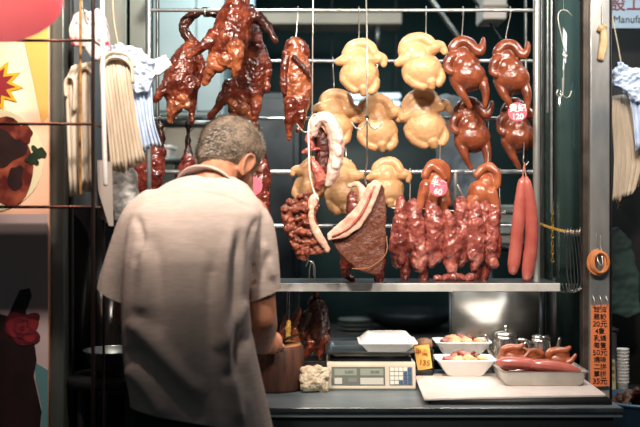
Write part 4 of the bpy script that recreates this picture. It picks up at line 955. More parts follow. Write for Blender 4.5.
bm = bmesh.new(); box2(bm, (SX0 + .012, 3.31, CZ + .085), (SX1 - .012, 3.55, CZ + .104)); obj('neck', bm, DARKST, sc)
pan('p', sc, SXC - .002, 3.43, CZ + .104, .285, .27, .018, STEEL, .012, nm='platter')
PLZ = CZ + .108
# foam clamshell on the platter
fb = thing('foam_box', 'closed white foam takeaway box on the scale', 'box', (P(387, 0, 3.42).x, 3.43, PLZ))
def frustum(bm, c, w0, d0, w1, d1, z0, z1, r=.012):
    rings = []
    for w, d, z in ((w0, d0, z0), (w1, d1, z1)):
        R = []
        for sx, sy, a0 in ((1, 1, 0), (-1, 1, 90), (-1, -1, 180), (1, -1, 270)):
            for k in range(4): a = math.radians(a0 + 30 * k); R.append(bm.verts.new((c[0] + sx * (w / 2 - r) + r * math.cos(a), c[1] + sy * (d / 2 - r) + r * math.sin(a), z)))
        rings.append(R)
    n = len(rings[0])
    for k in range(n): bm.faces.new((rings[0][k], rings[0][(k + 1) % n], rings[1][(k + 1) % n], rings[1][k]))
    bm.faces.new(rings[0][::-1]); bm.faces.new(rings[1])
FC = (P(387, 0, 3.42).x, 3.43)
bm = bmesh.new(); frustum(bm, FC, .135, .11, .185, .15, PLZ, PLZ + .030); bev(obj('base', bm, FOAM, fb), .002)
bm = bmesh.new(); frustum(bm, FC, .2, .165, .2, .165, PLZ + .030, PLZ + .036); bev(obj('rim', bm, FOAM, fb), .002)
bm = bmesh.new(); frustum(bm, FC, .185, .15, .135, .11, PLZ + .036, PLZ + .062); bev(obj('lid', bm, FOAM, fb), .004)

# yellow price card and the dark jar behind it
yc = thing('price_card', 'small yellow handwritten price card beside the scale', 'price card', P(423, 373, 3.42))
CY = mat('card_yellow', (244, 196, 104), .6); CO = mat('card_ink', (170, 92, 34), .7)
bm = bmesh.new(); poly(bm, [P(x, y, 3.42) for x, y in ((413.5, 346), (429, 344.5), (432.5, 368), (418, 371))], Vector((0, .0016, 0))); obj('card', bm, CY, yc, smooth=False)
bm = bmesh.new(); box2(bm, P(414, 381, 3.42) * Vector((1, 1, 0)) + Vector((0, -.006, BZ)), P(433, 373, 3.42) * Vector((1, 1, 0)) + Vector((0, .02, BZ + .018))); bev(obj('stand', bm, BLACK, yc), .003)
text('lettering', '半隻', .023, CO, P(421.8, 352.5, 3.417), yc, ry=.1, bold=.0004); text('lettering', '135', .026, CO, P(424.5, 363, 3.417), yc, ry=.1, bold=.0004)
jr = thing('sauce_jar', 'dark jar with a brown lid behind the yellow price card', 'jar', (P(424, 0, 3.53).x, 3.53, CZ))
bm = bmesh.new(); lathe(bm, jr.location, [(.034, 0), (.036, .01), (.036, .09), (.026, .108)], 24); obj('body', bm, mat('jar_dark', (30, 24, 20), .2), jr)
bm = bmesh.new(); lathe(bm, jr.location + Vector((0, 0, .106)), [(.03, 0), (.031, .004), (.028, .024), (.012, .03)], 24); obj('lid', bm, mat('lid_brown', (128, 92, 62), .5), jr)

# foam trays of sliced meat
FOOD = [(WHITECH, 'chicken'), (CHAR, 'char siu')]
def foam_tray(label, cx, cy, z):
    t = thing('foam_tray', label, 'food tray', (cx, cy, z), 'white foam food trays'); pan('p', t, cx, cy, z, .195, .135, .06, FOAM, .034, .003, .003, nm='tray'); return t
T1 = (P(464.5, 0, 3.43).x, 3.43, BZ); T2 = (P(461.5, 0, 3.6).x, 3.6, CZ + .06)
foam_tray('front foam tray of sliced meat on the white board', *T1)
foam_tray('upper foam tray of sliced meat behind the front one', *T2); foam_tray('empty foam tray under the upper tray of meat', T2[0], T2[1], CZ)
def slices(T, spec, where):
    for k, (dx, dy, dz, sx, sy, sz, rz, ry, m, nm, lb) in enumerate(spec):
        c = Vector(T) + Vector((dx, dy, dz + (.008 if dz > .04 else 0))); bm = bmesh.new()
        ell(bm, c, (sx, sy, sz), Matrix.Rotation(rz, 3, 'Z') @ Matrix.Rotation(ry, 3, 'Y'), 3)
        tag(remesh(obj(nm, bm, m, origin=c), .0026, 1, [(.016, .022, 'CLOUDS')]), f'{lb} {where}', 'sliced meat', f'sliced meat {where}')
for T, where in ((T1, 'in the front foam tray'), (T2, 'in the upper foam tray')):
    slices(T, [(-.056, -.012, .046, .026, .02, .013, .4, .3, CHAR, 'char_siu_slice', 'leftmost char siu slice'), (-.025, .018, .056, .03, .018, .012, .9, -.2, DUCKO, 'char_siu_slice', 'char siu slice topping the back of the heap'), (.0, .002, .062, .026, .017, .011, -.5, .2, CHAR, 'char_siu_slice', 'char siu slice topping the middle of the heap'),
        (.038, .01, .056, .03, .016, .011, .3, .3, DUCK, 'char_siu_slice', 'char siu slice right of the middle'), (.062, -.012, .048, .022, .016, .012, -.3, .4, WHITECH, 'chicken_slice', 'rightmost chicken slice'),
        (-.028, -.03, .048, .022, .022, .014, .2, -.2, WHITECH, 'chicken_slice', 'chicken slice left of the middle'), (.012, -.034, .05, .026, .02, .014, -.2, .1, WHITECH, 'chicken_slice', 'chicken slice at the front edge'), (.0, .0, .036, .066, .042, .026, 0, 0, WHITECH, 'chicken_slice', 'large chicken piece below the others')], where)
tag(remesh(obj('chicken_slice', (lambda b: (ell(b, Vector(T2) + Vector((-.01, .012, .064)), (.05, .03, .013), Matrix.Rotation(.1, 3, 'Y')), b)[1])(bmesh.new()), WHITECH, origin=Vector(T2) + Vector((-.01, .012, .064))), .0026, 1, [(.006, .02, 'CLOUDS')]), 'broad pale chicken slice laid over the upper foam tray', 'sliced meat', 'sliced meat in the upper foam tray')

# steel tray with sausages and small birds
ST = (P(538, 0, 3.32).x, 3.32, BZ)
t = thing('steel_tray', 'shallow steel tray holding pink sausages and brown birds', 'tray', ST); pan('p', t, ST[0], ST[1], ST[2], .275, .23, .048, mat('tray_steel', (200, 198, 192), .38, .75, (178, 176, 170), 12), .012, .0025, .005, nm='tray')
k = 3.24 / F
for q, (pts, lb) in enumerate([([(499, 363, 0, 3.5), (504, 362.5, 0, 5.6), (518, 363, 0, 6.3), (530, 364, 0, 6.2), (537, 365, 0, 4)], 'pink sausage at the left front of the steel tray'), ([(531, 365.5, -3, 3.5), (537, 364.5, -3, 6), (552, 366, -3, 6.4), (568, 368.5, -3, 5.4), (578, 370.5, -3, 2.6)], 'pink sausage at the right front of the steel tray, with a pointed end')]):
    tag(blob('sausage', SAUS, [('c', pts)], 3.25, None, .7, 3, [(.8 * k, .05, 'CLOUDS')], origin=P(*pts[0][:2], 3.25)), lb, 'sausage', 'sausages in the steel tray')
bm = bmesh.new(); sweep(bm, [(ST[0] - .11, 3.255, BZ + .026), (ST[0], 3.25, BZ + .027), (ST[0] + .1, 3.26, BZ + .026)], [.016, .021, .016], seg=14); tag(obj('sausage', bm, SAUS, origin=(ST[0], 3.25, BZ + .026)), 'sausage lying under the two visible ones in the steel tray', 'sausage', 'sausages in the steel tray')
def pigeon(lb, cx, cy, Y, s, mir, m=SOYL):
    f = -1 if mir else 1
    q = lambda x, y, d, r: (cx + f * x * s, cy + y * s, d * s, r * s)
    bird('roast_pigeon', lb, 'pigeon', Y, [('body', [('e', cx, cy + 4 * s, 0, 15 * s, 13 * s, 13 * s), ('e', cx + 2 * f * s, cy - 4 * s, -2, 11 * s, 7 * s, 9 * s)]), ('neck', [('c', [q(-8, 0, -4, 5), q(-9, -6, -6, 4.6), q(-2, -9, -7, 4.2), q(6, -9, -8, 3.8), q(11, -12, -8, 2.4)])]), ('wing', [('c', [q(-11, 4, -7, 4), q(-12, 10, -9, 3), q(-6, 14, -10, 2.4)])]), ('leg', [('c', [q(8, 4, -8, 4.4), q(13, 1, -9, 3), q(17, -4, -9, 2)])])], (cx, cy + 18 * s), 'brown birds in the steel tray', m, .8, (.9, .03))
pigeon('brown bird with a curled neck at the left of the steel tray', 511, 355, 3.33, .92, False)
pigeon('brown bird in the middle of the steel tray behind the sausages', 532, 358, 3.35, .85, True, DUCKO)
pigeon('brown bird at the right of the steel tray with a pointed leg', 557, 358, 3.34, .95, False)

# teapots
POT = mat('pot_steel', (196, 192, 184), .2, .95)
def teapot(label, x, Y, rad, h, hand_right, spout=True):
    c = Vector((P(x, 0, Y).x, Y, CZ)); t = thing('teapot', label, 'teapot', c, 'stainless teapots at the back of the counter')
    bm = bmesh.new(); lathe(bm, c, [(rad * .98, 0), (rad, .006), (rad * .98, h * .5), (rad * .86, h * .9), (rad * .8, h)], 36); obj('body', bm, POT, t)
    bm = bmesh.new(); lathe(bm, c + Vector((0, 0, h)), [(rad * .84, 0), (rad * .84, .004), (rad * .6, .010), (rad * .15, .014)], 32); l = obj('lid', bm, POT, t)
    bm = bmesh.new(); lathe(bm, c + Vector((0, 0, h + .012)), [(.004, 0), (.005, .008), (.009, .013), (.007, .02), (.002, .022)], 16); obj('knob', bm, POT, l)
    s = 1 if hand_right else -1
    bm = bmesh.new(); sweep(bm, [c + Vector((s * rad * .8, -.012, h * .88)), c + Vector((s * (rad + .022), -.02, h * .84)), c + Vector((s * (rad + .026), -.02, h * .5)), c + Vector((s * rad * .97, -.012, h * .25))], [.006, .007, .006, .005], seg=10); obj('handle', bm, POT, t)
    bm = bmesh.new(); sweep(bm, [c + Vector((-s * rad * .9, -.008, h * .45)), c + Vector((-s * (rad + .014), -.012, h * .7)), c + Vector((-s * (rad + .024), -.014, h * .98))], [.012, .009, .006], seg=10); obj('spout', bm, POT, t)
teapot('stainless teapot with a tall knob behind the foam trays', 506, 3.58, .051, .142, True)
teapot('smaller stainless teapot with its spout towards the other pot', 541, 3.58, .040, .132, False)
# ================================================================== left side: poster, rack, hanging bags
YP0 = 3.0
po = thing('poster', 'large food poster with a starburst on the pillar at the left', 'poster', (P(0, 0, YP0).x, YP0 + .01, 0))
def flat(name, pts, m, off, parent=po, Y=YP0):
    bm = bmesh.new(); poly(bm, [P(x, y, Y) + Vector((0, -off, 0)) for x, y in pts], Vector((0, .0012, 0))); return obj(name, bm, m, parent, smooth=False)
PPK = mat('poster_pink', (222, 164, 136), .5, 0, (226, 172, 142), 1.5); PYE = mat('poster_yellow', (224, 172, 92), .45); PRD = mat('poster_maroon', (140, 40, 44), .45); PYO = mat('poster_gold', (226, 168, 40), .45)
PCR = mat('poster_plate', (228, 214, 176), .45); PFD = mat('poster_food', (84, 26, 20), .45, 0, (176, 88, 62), 16, contrast=(.45, .75)); PDK = mat('poster_dark', (30, 18, 18), .45, 0, (48, 26, 24), 12); PGR = mat('poster_green', (44, 62, 36), .45, 0, (26, 36, 24), 30); PRS = mat('poster_rose', (112, 34, 48), .45, 0, (76, 20, 32), 26); PTE = mat('poster_teal', (96, 138, 140), .45); PLI = mat('poster_lilac', (206, 182, 178), .45, 0, (196, 172, 172), 2)
bm = bmesh.new(); box2(bm, (P(-62, 0, YP0).x, YP0, .06), (P(48, 0, YP0).x, YP0 + .028, 2.3)); obj('backing', bm, PPK, po)
flat('pale_lower_field', [(-62, 214), (48, 214), (48, 520), (-62, 520)], PLI, .0014)
flat('yellow_band', [(18, -60), (48, -60), (48, 116), (42, 124), (33, 80), (24, 40)], PYE, .0014)
def star(cx, cy, r0, r1, n, ph=0): return [(cx + (r1 if k % 2 else r0) * math.cos(PI * k / n + ph), cy + (r1 if k % 2 else r0) * .92 * math.sin(PI * k / n + ph)) for k in range(2 * n)]
flat('starburst_edge', star(-6, 85, 30, 18, 11, .1), PYO, .0026); flat('starburst', star(-6, 85, 22, 13, 11, .1), PRD, .0040)
flat('plate', [(-10 + 54 * math.cos(t), 160 + 52 * math.sin(t)) for t in [2 * PI * k / 48 for k in range(48)]], PCR, .0024)
rnd = random.Random(2)
def blobby(cx, cy, rx, ry, seed, n=40, j=.16):
    r = random.Random(seed); ph = [r.uniform(0, 6) for _ in range(4)]
    return [(cx + rx * (1 + j * sum(math.sin((i + 2) * t + ph[i]) for i in range(4)) / 2) * math.cos(t), cy + ry * (1 + j * sum(math.sin((i + 2) * t + ph[i]) for i in range(4)) / 2) * math.sin(t)) for t in [2 * PI * k / n for k in range(n)]]
flat('roast_picture', blobby(-6, 160, 40, 44, 1), PFD, .0036); flat('roast_shade', blobby(-2, 148, 24, 20, 4), PDK, .0048); flat('roast_shade', blobby(16, 178, 8, 12, 5), PDK, .0048); flat('roast_highlight', blobby(24, 134, 10, 8, 6), PFD, .0054)
flat('herb', blobby(38, 153, 7, 7, 7, 40, .4), PGR, .0054); flat('herb', blobby(33, 160, 5, 5, 8, 40, .4), PGR, .0060)
flat('dark_dish', [(-62, 320), (-20, 308), (8, 316), (20, 290), (30, 288), (32, 296), (26, 312), (34, 340), (37, 360), (34, 376), (42, 412), (40, 430), (30, 520), (-62, 520)], PDK, .0030)
for q, (r, m) in enumerate(((18, PRS), (14, PRD), (10, PRS), (6, PRD), (3, PRS))): flat('rose', blobby(23, 328, r * 1.02, r * .88, 20 + q, 40, .22), m, .0042 + q * .0009)
flat('teal_corner', [(35, 362), (48, 370), (48, 520), (30, 520), (42, 416), (42, 408), (36, 380)], PTE, .0024)

# red lamp shade hanging in the front, turned to the stall
ls = thing('lamp_shade', 'glossy red plastic lamp shade at the top left corner', 'lamp', P(6, -14, 2.5))
LC = P(10, -8, 2.5)
red = mat('red_shade', (226, 92, 112), .25, 0, coat=.5)
_nt = red.node_tree; _tr = _nt.nodes.new('ShaderNodeBsdfTranslucent'); _tr.inputs[0].default_value = lin((250, 196, 214)); _mx = _nt.nodes.new('ShaderNodeMixShader'); _mx.inputs[0].default_value = .75
_nt.links.new(_nt.nodes['Principled BSDF'].outputs[0], _mx.inputs[1]); _nt.links.new(_tr.outputs[0], _mx.inputs[2]); _nt.links.new(_mx.outputs[0], _nt.nodes['Material Output'].inputs[0])
bm = bmesh.new(); prof = [(.118, -.06), (.114, -.03), (.102, .005), (.08, .035), (.05, .056), (.022, .064)]
prof = prof + [(r - .002, z - .003) for r, z in prof[::-1]]
R = Matrix.Rotation(math.radians(50), 3, 'X') @ Matrix.Rotation(math.radians(-6), 3, 'Y')
lathe(bm, LC, prof, 40, R, cap=False); obj('shade', bm, red, ls)
bm = bmesh.new(); lathe(bm, LC, [(.02, .055), (.022, .1), (.012, .11)], 20, R); obj('socket', bm, BLACK, ls)
bm = bmesh.new(); ell(bm, LC + R @ Vector((0, 0, .0)), (.026, .026, .034), R); obj('bulb', bm, mat('bulb_glow', (255, 226, 190), .3, emit=(255, 214, 160), estr=13), ls)
bm = bmesh.new(); sweep(bm, [LC + R @ Vector((0, 0, .1)), LC + Vector((.0, -.12, .2)), LC + Vector((0, -.12, .9))], .004); obj('cord', bm, BLACK, ls)

# wire rack
RKM = mat('rack_rod', (120, 78, 64), .25, .8, (70, 52, 48), 18)
wr = thing('wire_rack', 'brown wire rack with three tiers standing before the poster', 'rack', (P(40, 0, 2.84).x, 2.9, 0))
for Yq in (2.82, 2.96):
    for y in (40.5, 124, 207):
        bm = bmesh.new(); z = P(0, y, 2.82).z; sweep(bm, [Vector((P(-60, 0, 2.82).x, Yq, z)), Vector((P(93.5, 0, 2.82).x, Yq, z))], .0045, seg=10)
        if Yq < 2.9 or y > 200: obj('rail', bm, RKM, wr)
        else: bm.free()
    for x in (-58, 93):
        bm = bmesh.new(); xx = P(x, 0, 2.82).x; sweep(bm, [Vector((xx, Yq, 2.12)), Vector((xx, Yq, 0))], .0055 if Yq < 2.9 else .004, seg=10)
        obj('post', bm, mat('rack_post', (66, 54, 52), .3, .8), wr)
for y in (40.5, 124, 207):
    bm = bmesh.new(); z = P(0, y, 2.82).z; xx = P(93, 0, 2.82).x; sweep(bm, [Vector((xx, 2.82, z)), Vector((xx, 2.96, z))], .004, seg=8); obj('side_rail', bm, RKM, wr)
bm = bmesh.new(); z = P(0, 207, 2.82).z; box2(bm, (P(-60, 0, 2.82).x, 2.825, z - .004), (P(93, 0, 2.82).x, 2.965, z - .001)); obj('tray', bm, BLACK, wr)

# pleated hanging bags
CREAM = mat('cream_bag', (204, 188, 168), .75, 0, (184, 166, 144), 30, stretch=(2, 2, .3), spec=.2); CREAM2 = mat('pale_cream_bag', (212, 198, 180), .75, 0, (194, 178, 158), 30, stretch=(2, 2, .3), spec=.2)
BLUEB = mat('pale_blue_bag', (176, 196, 226), .5, 0, (204, 216, 234), 24, bump=.6, bscale=60, bdist=.006); WHITEB = mat('white_bag', (220, 218, 214), .45, 0, (196, 194, 190), 20, bump=.6, bscale=50, bdist=.006)
def pleated(name, m, Y, rows, pleats, amp, parent, seed=0, jag=.0, thick=.003):
    """Sheet folded into pleats; rows = (x0, y0, x1, y1, depth px) from top to bottom."""
    rnd = random.Random(seed); n = pleats * 4; k = Y / F; bm = bmesh.new(); ph = [rnd.uniform(-.35, .35) for _ in range(n + 1)]
    top = catmull([Vector((*r[:4],)) for r in rows], 5); dp = catmull([Vector((r[4], 0, 0)) for r in rows], 5)
    ends = [rnd.uniform(-jag, jag) for _ in range(pleats + 1)]
    V = []
    for i, r in enumerate(top):
        L = []
        for q in range(n + 1):
            u = q / n; x = r[0] + (r[2] - r[0]) * u; y = r[1] + (r[3] - r[1]) * u
            w = i / (len(top) - 1); tri = 1 - abs(((q / 4) % 1) * 2 - 1)
            if i == len(top) - 1: y += ends[q // 4]
            L.append(bm.verts.new(P(x + ph[q] * w * 1.2, y, Y, dp[i].x + amp * (tri * 2 - 1) * (.5 + .5 * w) + ph[q] * 2)))
        V.append(L)
    for a, b in zip(V, V[1:]):
        for q in range(n): bm.faces.new((a[q], a[q + 1], b[q + 1], b[q]))
    o = obj(name, bm, m, parent); sd = o.modifiers.new('thick', 'SOLIDIFY'); sd.thickness = thick; return o
def loops(name, m, Y, curls, parent, r=2.6):
    for pts in curls:
        bm = bmesh.new(); sweep(bm, [P(x, y, Y, d) for x, y, d in pts], [q * Y / F for q in ([r] * len(pts))], seg=8, flat=(Vector((0, 1, 0)), 2.0)); obj(name, bm, m, parent)
BG = 'bundles of hanging bags left of the stall'
t = thing('bag_bundle', 'narrow bundle of cream bags hanging inside the wire rack', 'bags', P(78, 60, 2.9), BG)
pleated('bag', CREAM2, 2.9, [(72, 66, 92, 62, 0), (67, 84, 91, 80, -3), (68, 130, 92, 130, -2), (70, 192, 93, 190, 0)], 4, 2.4, t, 1, 5, .005)
pleated('bag', CREAM, 2.93, [(66, 78, 90, 72, 0), (66, 120, 90, 118, 0), (69, 186, 94, 186, 0)], 3, 2.5, t, 2, 6, .005)
loops('fold', CREAM2, 2.88, [[(66, 96, 0), (65.5, 84, 0), (68, 78, 0), (73, 79, 0), (75, 86, 0), (74, 110, 0)], [(75, 108, 2), (75, 84, 2), (79, 72, 2), (86, 68, 2), (92, 74, 2)]], t, 1.8)
bm = bmesh.new(); sweep(bm, [P(80.5, -20, 2.86), P(80.5, 60, 2.86), P(80, 130, 2.86), P(80.5, 194, 2.86)], .0042, seg=8); obj('hanging_rod', bm, mat('bamboo', (164, 122, 66), .5, 0, (120, 86, 46), 14, stretch=(1, 1, 4)), t)
t = thing('bag_bundle', 'large fan of cream paper bags hanging left of the man', 'bags', P(118, 50, 2.95), BG)
pleated('bag', CREAM, 2.95, [(101, 60, 130, 60, 0), (103, 80, 133, 82, -6), (108, 120, 138, 120, -5), (112, 174, 146, 162, -2)], 9, 2.0, t, 3, 4, .005)
pleated('bag', CREAM2, 2.99, [(102, 56, 128, 58, 0), (101, 90, 130, 90, 0), (104, 130, 128, 130, 0), (106, 168, 130, 170, 0)], 5, 2.2, t, 4, 4, .005)
loops('fold', CREAM2, 2.93, [[(104, 100, 0), (102, 74, 0), (108, 60, 0), (120, 58, 0), (131, 66, 0), (133, 82, 0)], [(103, 92, 2), (101, 66, 2), (106, 55, 2), (116, 52, 2), (128, 56, 2), (134, 66, 2)]], t, 1.8)
bm = bmesh.new(); sweep(bm, [P(112, -20, 2.97), P(114, 20, 2.97), P(119, 46, 2.97), P(121, 56, 2.97)], .0022, seg=6); obj('hanging_string', bm, mat('beige_string', (196, 178, 150), .8), t)
def crumple(name, m, Y, outline, thick, parent, amp=6, sc=.03, seed=0):
    return blob(name, m, [('p', outline, -thick / 2, thick / 2)], Y, parent, .8, 4, [(amp * Y / F, sc, 'CLOUDS'), (amp * .5 * Y / F, sc * .4, 'CLOUDS')])
t = thing('bag_bundle', 'bundle of pale blue plastic bags hanging beside the leftmost roast duck', 'bags', P(128, 44, 3.05), BG)
pleated('bag', BLUEB, 3.05, [(128, 62, 150, 64, 0), (128, 90, 152, 90, -4), (134, 120, 154, 120, -3), (138, 152, 161, 146, 0)], 6, 1.8, t, 6, 3, .004)
crumple('crumpled_top', BLUEB, 3.03, [(112, 48), (120, 43), (132, 46), (144, 52), (152, 62), (156, 76), (150, 92), (136, 94), (126, 74), (114, 60)], 9, t, 7, .028)
crumple('loose_corner', WHITEB, 3.05, [(150, 62), (166, 54), (172, 66), (158, 76), (150, 74)], 5, t, 3, .03)
t = thing('printed_bag', 'white plastic bag with red print at the top left', 'bag', P(86, 4, 2.98))
RP = mat('red_print', (224, 216, 214), .35, 0, (208, 60, 66), 26, contrast=(.54, .6), bump=.4, bscale=40)
crumple('bag', RP, 2.98, [(70, 32), (74, 16), (84, 10), (90, 14), (98, 8), (106, 18), (110, 50), (106, 62), (94, 60), (86, 48), (74, 46)], 12, t, 4, .05)
bm = bmesh.new(); sweep(bm, [P(85, -20, 2.97), P(82, 4, 2.97), P(86, 14, 2.95), P(89, 20, 2.95)], .002, seg=6); obj('hook', bm, WIRE, t)
cl2 = crumple('white_bag', WHITEB, 3.2, [(114, 168), (126, 160), (136, 172), (140, 200), (134, 222), (116, 220), (112, 196)], 12, None, 5, .05); tag(cl2, 'white plastic bags bunched up left of the shoulder of the man', 'bags')
bm = bmesh.new(); sweep(bm, [P(102.5, -20, 2.78), P(103, 80, 2.78), P(105.5, 184, 2.78)], .0066, seg=12)
wt = obj('white_tube', bm, WHITEP, origin=P(102.5, -20, 2.78)); tag(wt, 'long thin white tube hanging before the cream bags', 'tube')
PG = 'grey paper envelopes hanging left of the man'
ENV = mat('grey_envelope', (168, 156, 148), .7)
for q in range(4):
    Yq = 2.92 + .012 * q; pts = [(97 + q * 1.2, 160), (112, 162 + q), (113.5 - q * 1.4, 226 - 2 * q), (109 - 3.6 * q, 226 - 3.5 * q), (98 - q * .6, 190 - 4 * q)]
    bm = bmesh.new(); poly(bm, [P(x, y, Yq) for x, y in pts], Vector((0, .003, 0)))
    tag(obj('envelope', bm, ENV, origin=P(*pts[0], Yq), smooth=False), ['frontmost grey paper envelope of the hanging fan', 'second grey paper envelope of the hanging fan', 'third grey paper envelope of the hanging fan', 'rearmost grey paper envelope of the hanging fan'][q], 'envelope', PG)
# stool with a steel bowl left of the man
stl = thing('stool', 'dark stool in the shadow left of the man', 'stool', (P(109, 0, 3.13).x, 3.135, 0)); z0 = P(0, 376, 3.1).z
bm = bmesh.new(); lathe(bm, (stl.location.x, 3.135, z0 - .03), [(.13, 0), (.135, .006), (.135, .024), (.13, .03)], 28); obj('seat', bm, BLACK, stl)
for a in (45, 135, 225, 315):
    bm = bmesh.new(); v = Vector((math.cos(math.radians(a)), math.sin(math.radians(a)), 0)); c = Vector((stl.location.x, 3.135, 0)); sweep(bm, [c + v * .1 + Vector((0, 0, z0 - .03)), c + v * .12], .011, seg=8); obj('leg', bm, BLACK, stl)
bw = thing('steel_bowl', 'steel bowl standing on the dark stool left of the man', 'bowl', (P(112, 0, 3.1).x, 3.12, z0))
bm = bmesh.new(); lathe(bm, bw.location, [(.045, 0), (.052, .004), (.078, .05), (.088, .078), (.092, .08), (.085, .078), (.074, .05), (.046, .008), (.0, .006)], 32, cap=False); obj('bowl', bm, DULL, bw)
bm = bmesh.new(); lathe(bm, bw.location + Vector((0, 0, .076)), [(.088, 0), (.094, 0), (.094, .004), (.088, .004), (.088, 0)], 32, cap=False); obj('rim', bm, STEEL, bw)

# ================================================================== right side
# hook chain before the pane
def shook(label, pts, Y, group, r=.0026, m=WIRE):
    bm = bmesh.new(); sweep(bm, [P(x, y, Y, d) for x, y, d in pts], r, seg=7, n=5)
    return tag(obj('hook', bm, m, origin=P(*pts[0][:2], Y)), label, 'hook', group)
HG = 'empty wire hooks right of the rack'; YH = 3.55
shook('upper open wire hook hanging before the green pane', [(572, 16, 0), (566, 10.5, 0), (560, 11, 0), (558, 18, 0), (561, 34, 0), (564.5, 50, 0), (567, 55, 0), (565, 58, 0), (563, 55, 0), (565, 52, 0)], YH, HG)
shook('lower small wire hook with an open curl before the green pane', [(565, 55, 2), (564, 60, 2), (563.5, 66, 0), (563.5, 80, 0), (563, 92, 0), (560, 97, 0), (556.5, 94, 0), (558, 90, 0)], YH, HG)
shook('small curl of wire at the bottom of the hook chain', [(563, 78, 2), (563, 92, 2), (566, 97.5, 2), (570, 96, 2), (572, 91, 2)], YH, HG)
bm = bmesh.new(); sweep(bm, [Vector((P(563.5, 0, YH).x, YH, 2.8)), P(563.5, 10.3, YH)], .0012, seg=6); tag(obj('thin_wire', bm, WIRE, origin=P(563.5, 10.3, YH)), 'thin wire from which the upper open hook hangs before the green pane', 'wire')
yw = [(536, 222, 0), (546, 225, 0), (556, 231, 0), (568, 232, 0), (578, 231, 0), (584, 228, 0)]
bm = bmesh.new()
for ph in (0, PI): sweep(bm, [P(536 + 48 * u, 222 + 10 * math.sin(u * PI * .62) + 1.0 * math.sin(u * 60 + ph), 3.56, 1.0 * math.cos(u * 60 + ph)) for u in [k / 50 for k in range(51)]], .0024, seg=5, n=2)
tag(obj('twisted_wire', bm, mat('yellow_wire', (206, 158, 70), .5), origin=P(536, 222, 3.56)), 'twisted yellow wire slung between the rack post and the steel post', 'wire')
HN = ['leftmost', 'second', 'third', 'fourth', 'fifth', 'rightmost']
for q in range(6):
    x = 565 + q * 3.0; o = .6 * (q % 3)
    shook(f'{HN[q]} long hook in the bunch on the yellow wire' if q in (0, 5) else f'{HN[q]} long hook from the left in the bunch on the yellow wire', [(x + 2, 236, 2), (x + 1, 230 - o, 2), (x, 229.5 - o, -1), (x - 1, 234, -3), (x + 1, 250, -3), (x + 1.5 + q * .5, 272, -3), (x + 3, 284 + o, -3), (x + 2 - q, 292 - o, -3), (x - 5 + o, 291, -4), (x - 7 + q * .6, 284, -4)], 3.55, 'bunch of long hooks on the yellow wire', .0022, STEEL)
bm = bmesh.new()
for k in range(16): sweep(bm, [P(552.5 + 1.3 * math.cos(a) * (1 if k % 2 else .5), 200 + 4 * k + 2.6 * math.sin(a), 3.62, 1.3 * math.cos(a) * (.5 if k % 2 else 1)) for a in [j * PI / 4 for j in range(8)]], .0016, seg=5, n=2, closed=True)
tag(obj('brass_chain', bm, mat('brass', (190, 150, 76), .35, .8), origin=P(552.5, 200, 3.62)), 'short brass chain hanging behind the twisted yellow wire', 'chain')
# rag tied to the post screw
YS = 3.49
t = thing('post_screw', 'rusty screw near the top of the steel post', 'screw', P(602.5, 4, YS + .01)); RUST = mat('rust', (112, 78, 54), .8)
bm = bmesh.new(); lathe(bm, P(602.5, 4, YS + .012), [(.008, -.012), (.008, 0)], 12, Matrix.Rotation(PI / 2, 3, 'X')); obj('head', bm, RUST, t)
bm = bmesh.new(); sweep(bm, [P(602.5, 4, YS), P(602, 14, YS), P(602.5, 26, YS)], .0018, seg=6); obj('wire', bm, WIRE, t)
t = thing('rag_tie', 'beige rag tied in a knot on the steel post', 'rag', P(602, 26, YS)); RAGB = mat('rag_beige', (206, 178, 136), .8, 0, (172, 140, 100), 30)
blob('knot', RAGB, [('e', 601, 29, -1, 4.2, 3.6, 3), ('e', 604, 27, -1, 2.6, 3.4, 2.6)], YS, t, .6, 1, [(1.5 * YS / F, .008, 'CLOUDS')])
blob('tail', RAGB, [('c', [(602.5, 31, -1, 2.4), (602, 42, -1, 2.8), (599.5, 58, -1, 2.4)]), ('c', [(604, 31, -1, 2), (605, 44, -1, 2.4), (602, 59, -1, 2)])], YS, t, .5, 1)
# rubber bands
t = thing('rubber_band_bundle', 'loop of orange rubber bands hanging on the steel post', 'rubber bands', P(598, 248, YS)); RB = mat('rubber', (206, 132, 80), .55, 0, (186, 112, 62), 20)
for q in range(5):
    bm = bmesh.new(); cx, w = 598 + (q - 2) * .8, 8.5 - (q % 3) * .9
    sweep(bm, [P(cx + w * math.cos(a), 263 + (11 - q * .4) * math.sin(a) * (1 if math.sin(a) > 0 else 1.15), YS, -1.5 - q * .8 + .8 * math.cos(2 * a + q)) for a in [k * PI / 6 for k in range(12)]], .0055, seg=7, n=2, closed=True); obj('band', bm, RB, t)
bm = bmesh.new(); sweep(bm, [P(597, 234, YS, 2), P(597, 250, YS, 0), P(597, 262, YS, -5), P(601, 264, YS, -6), P(601, 248, YS, 0), P(601, 236, YS, 2)], .0018, seg=6); obj('hook', bm, WIRE, t)
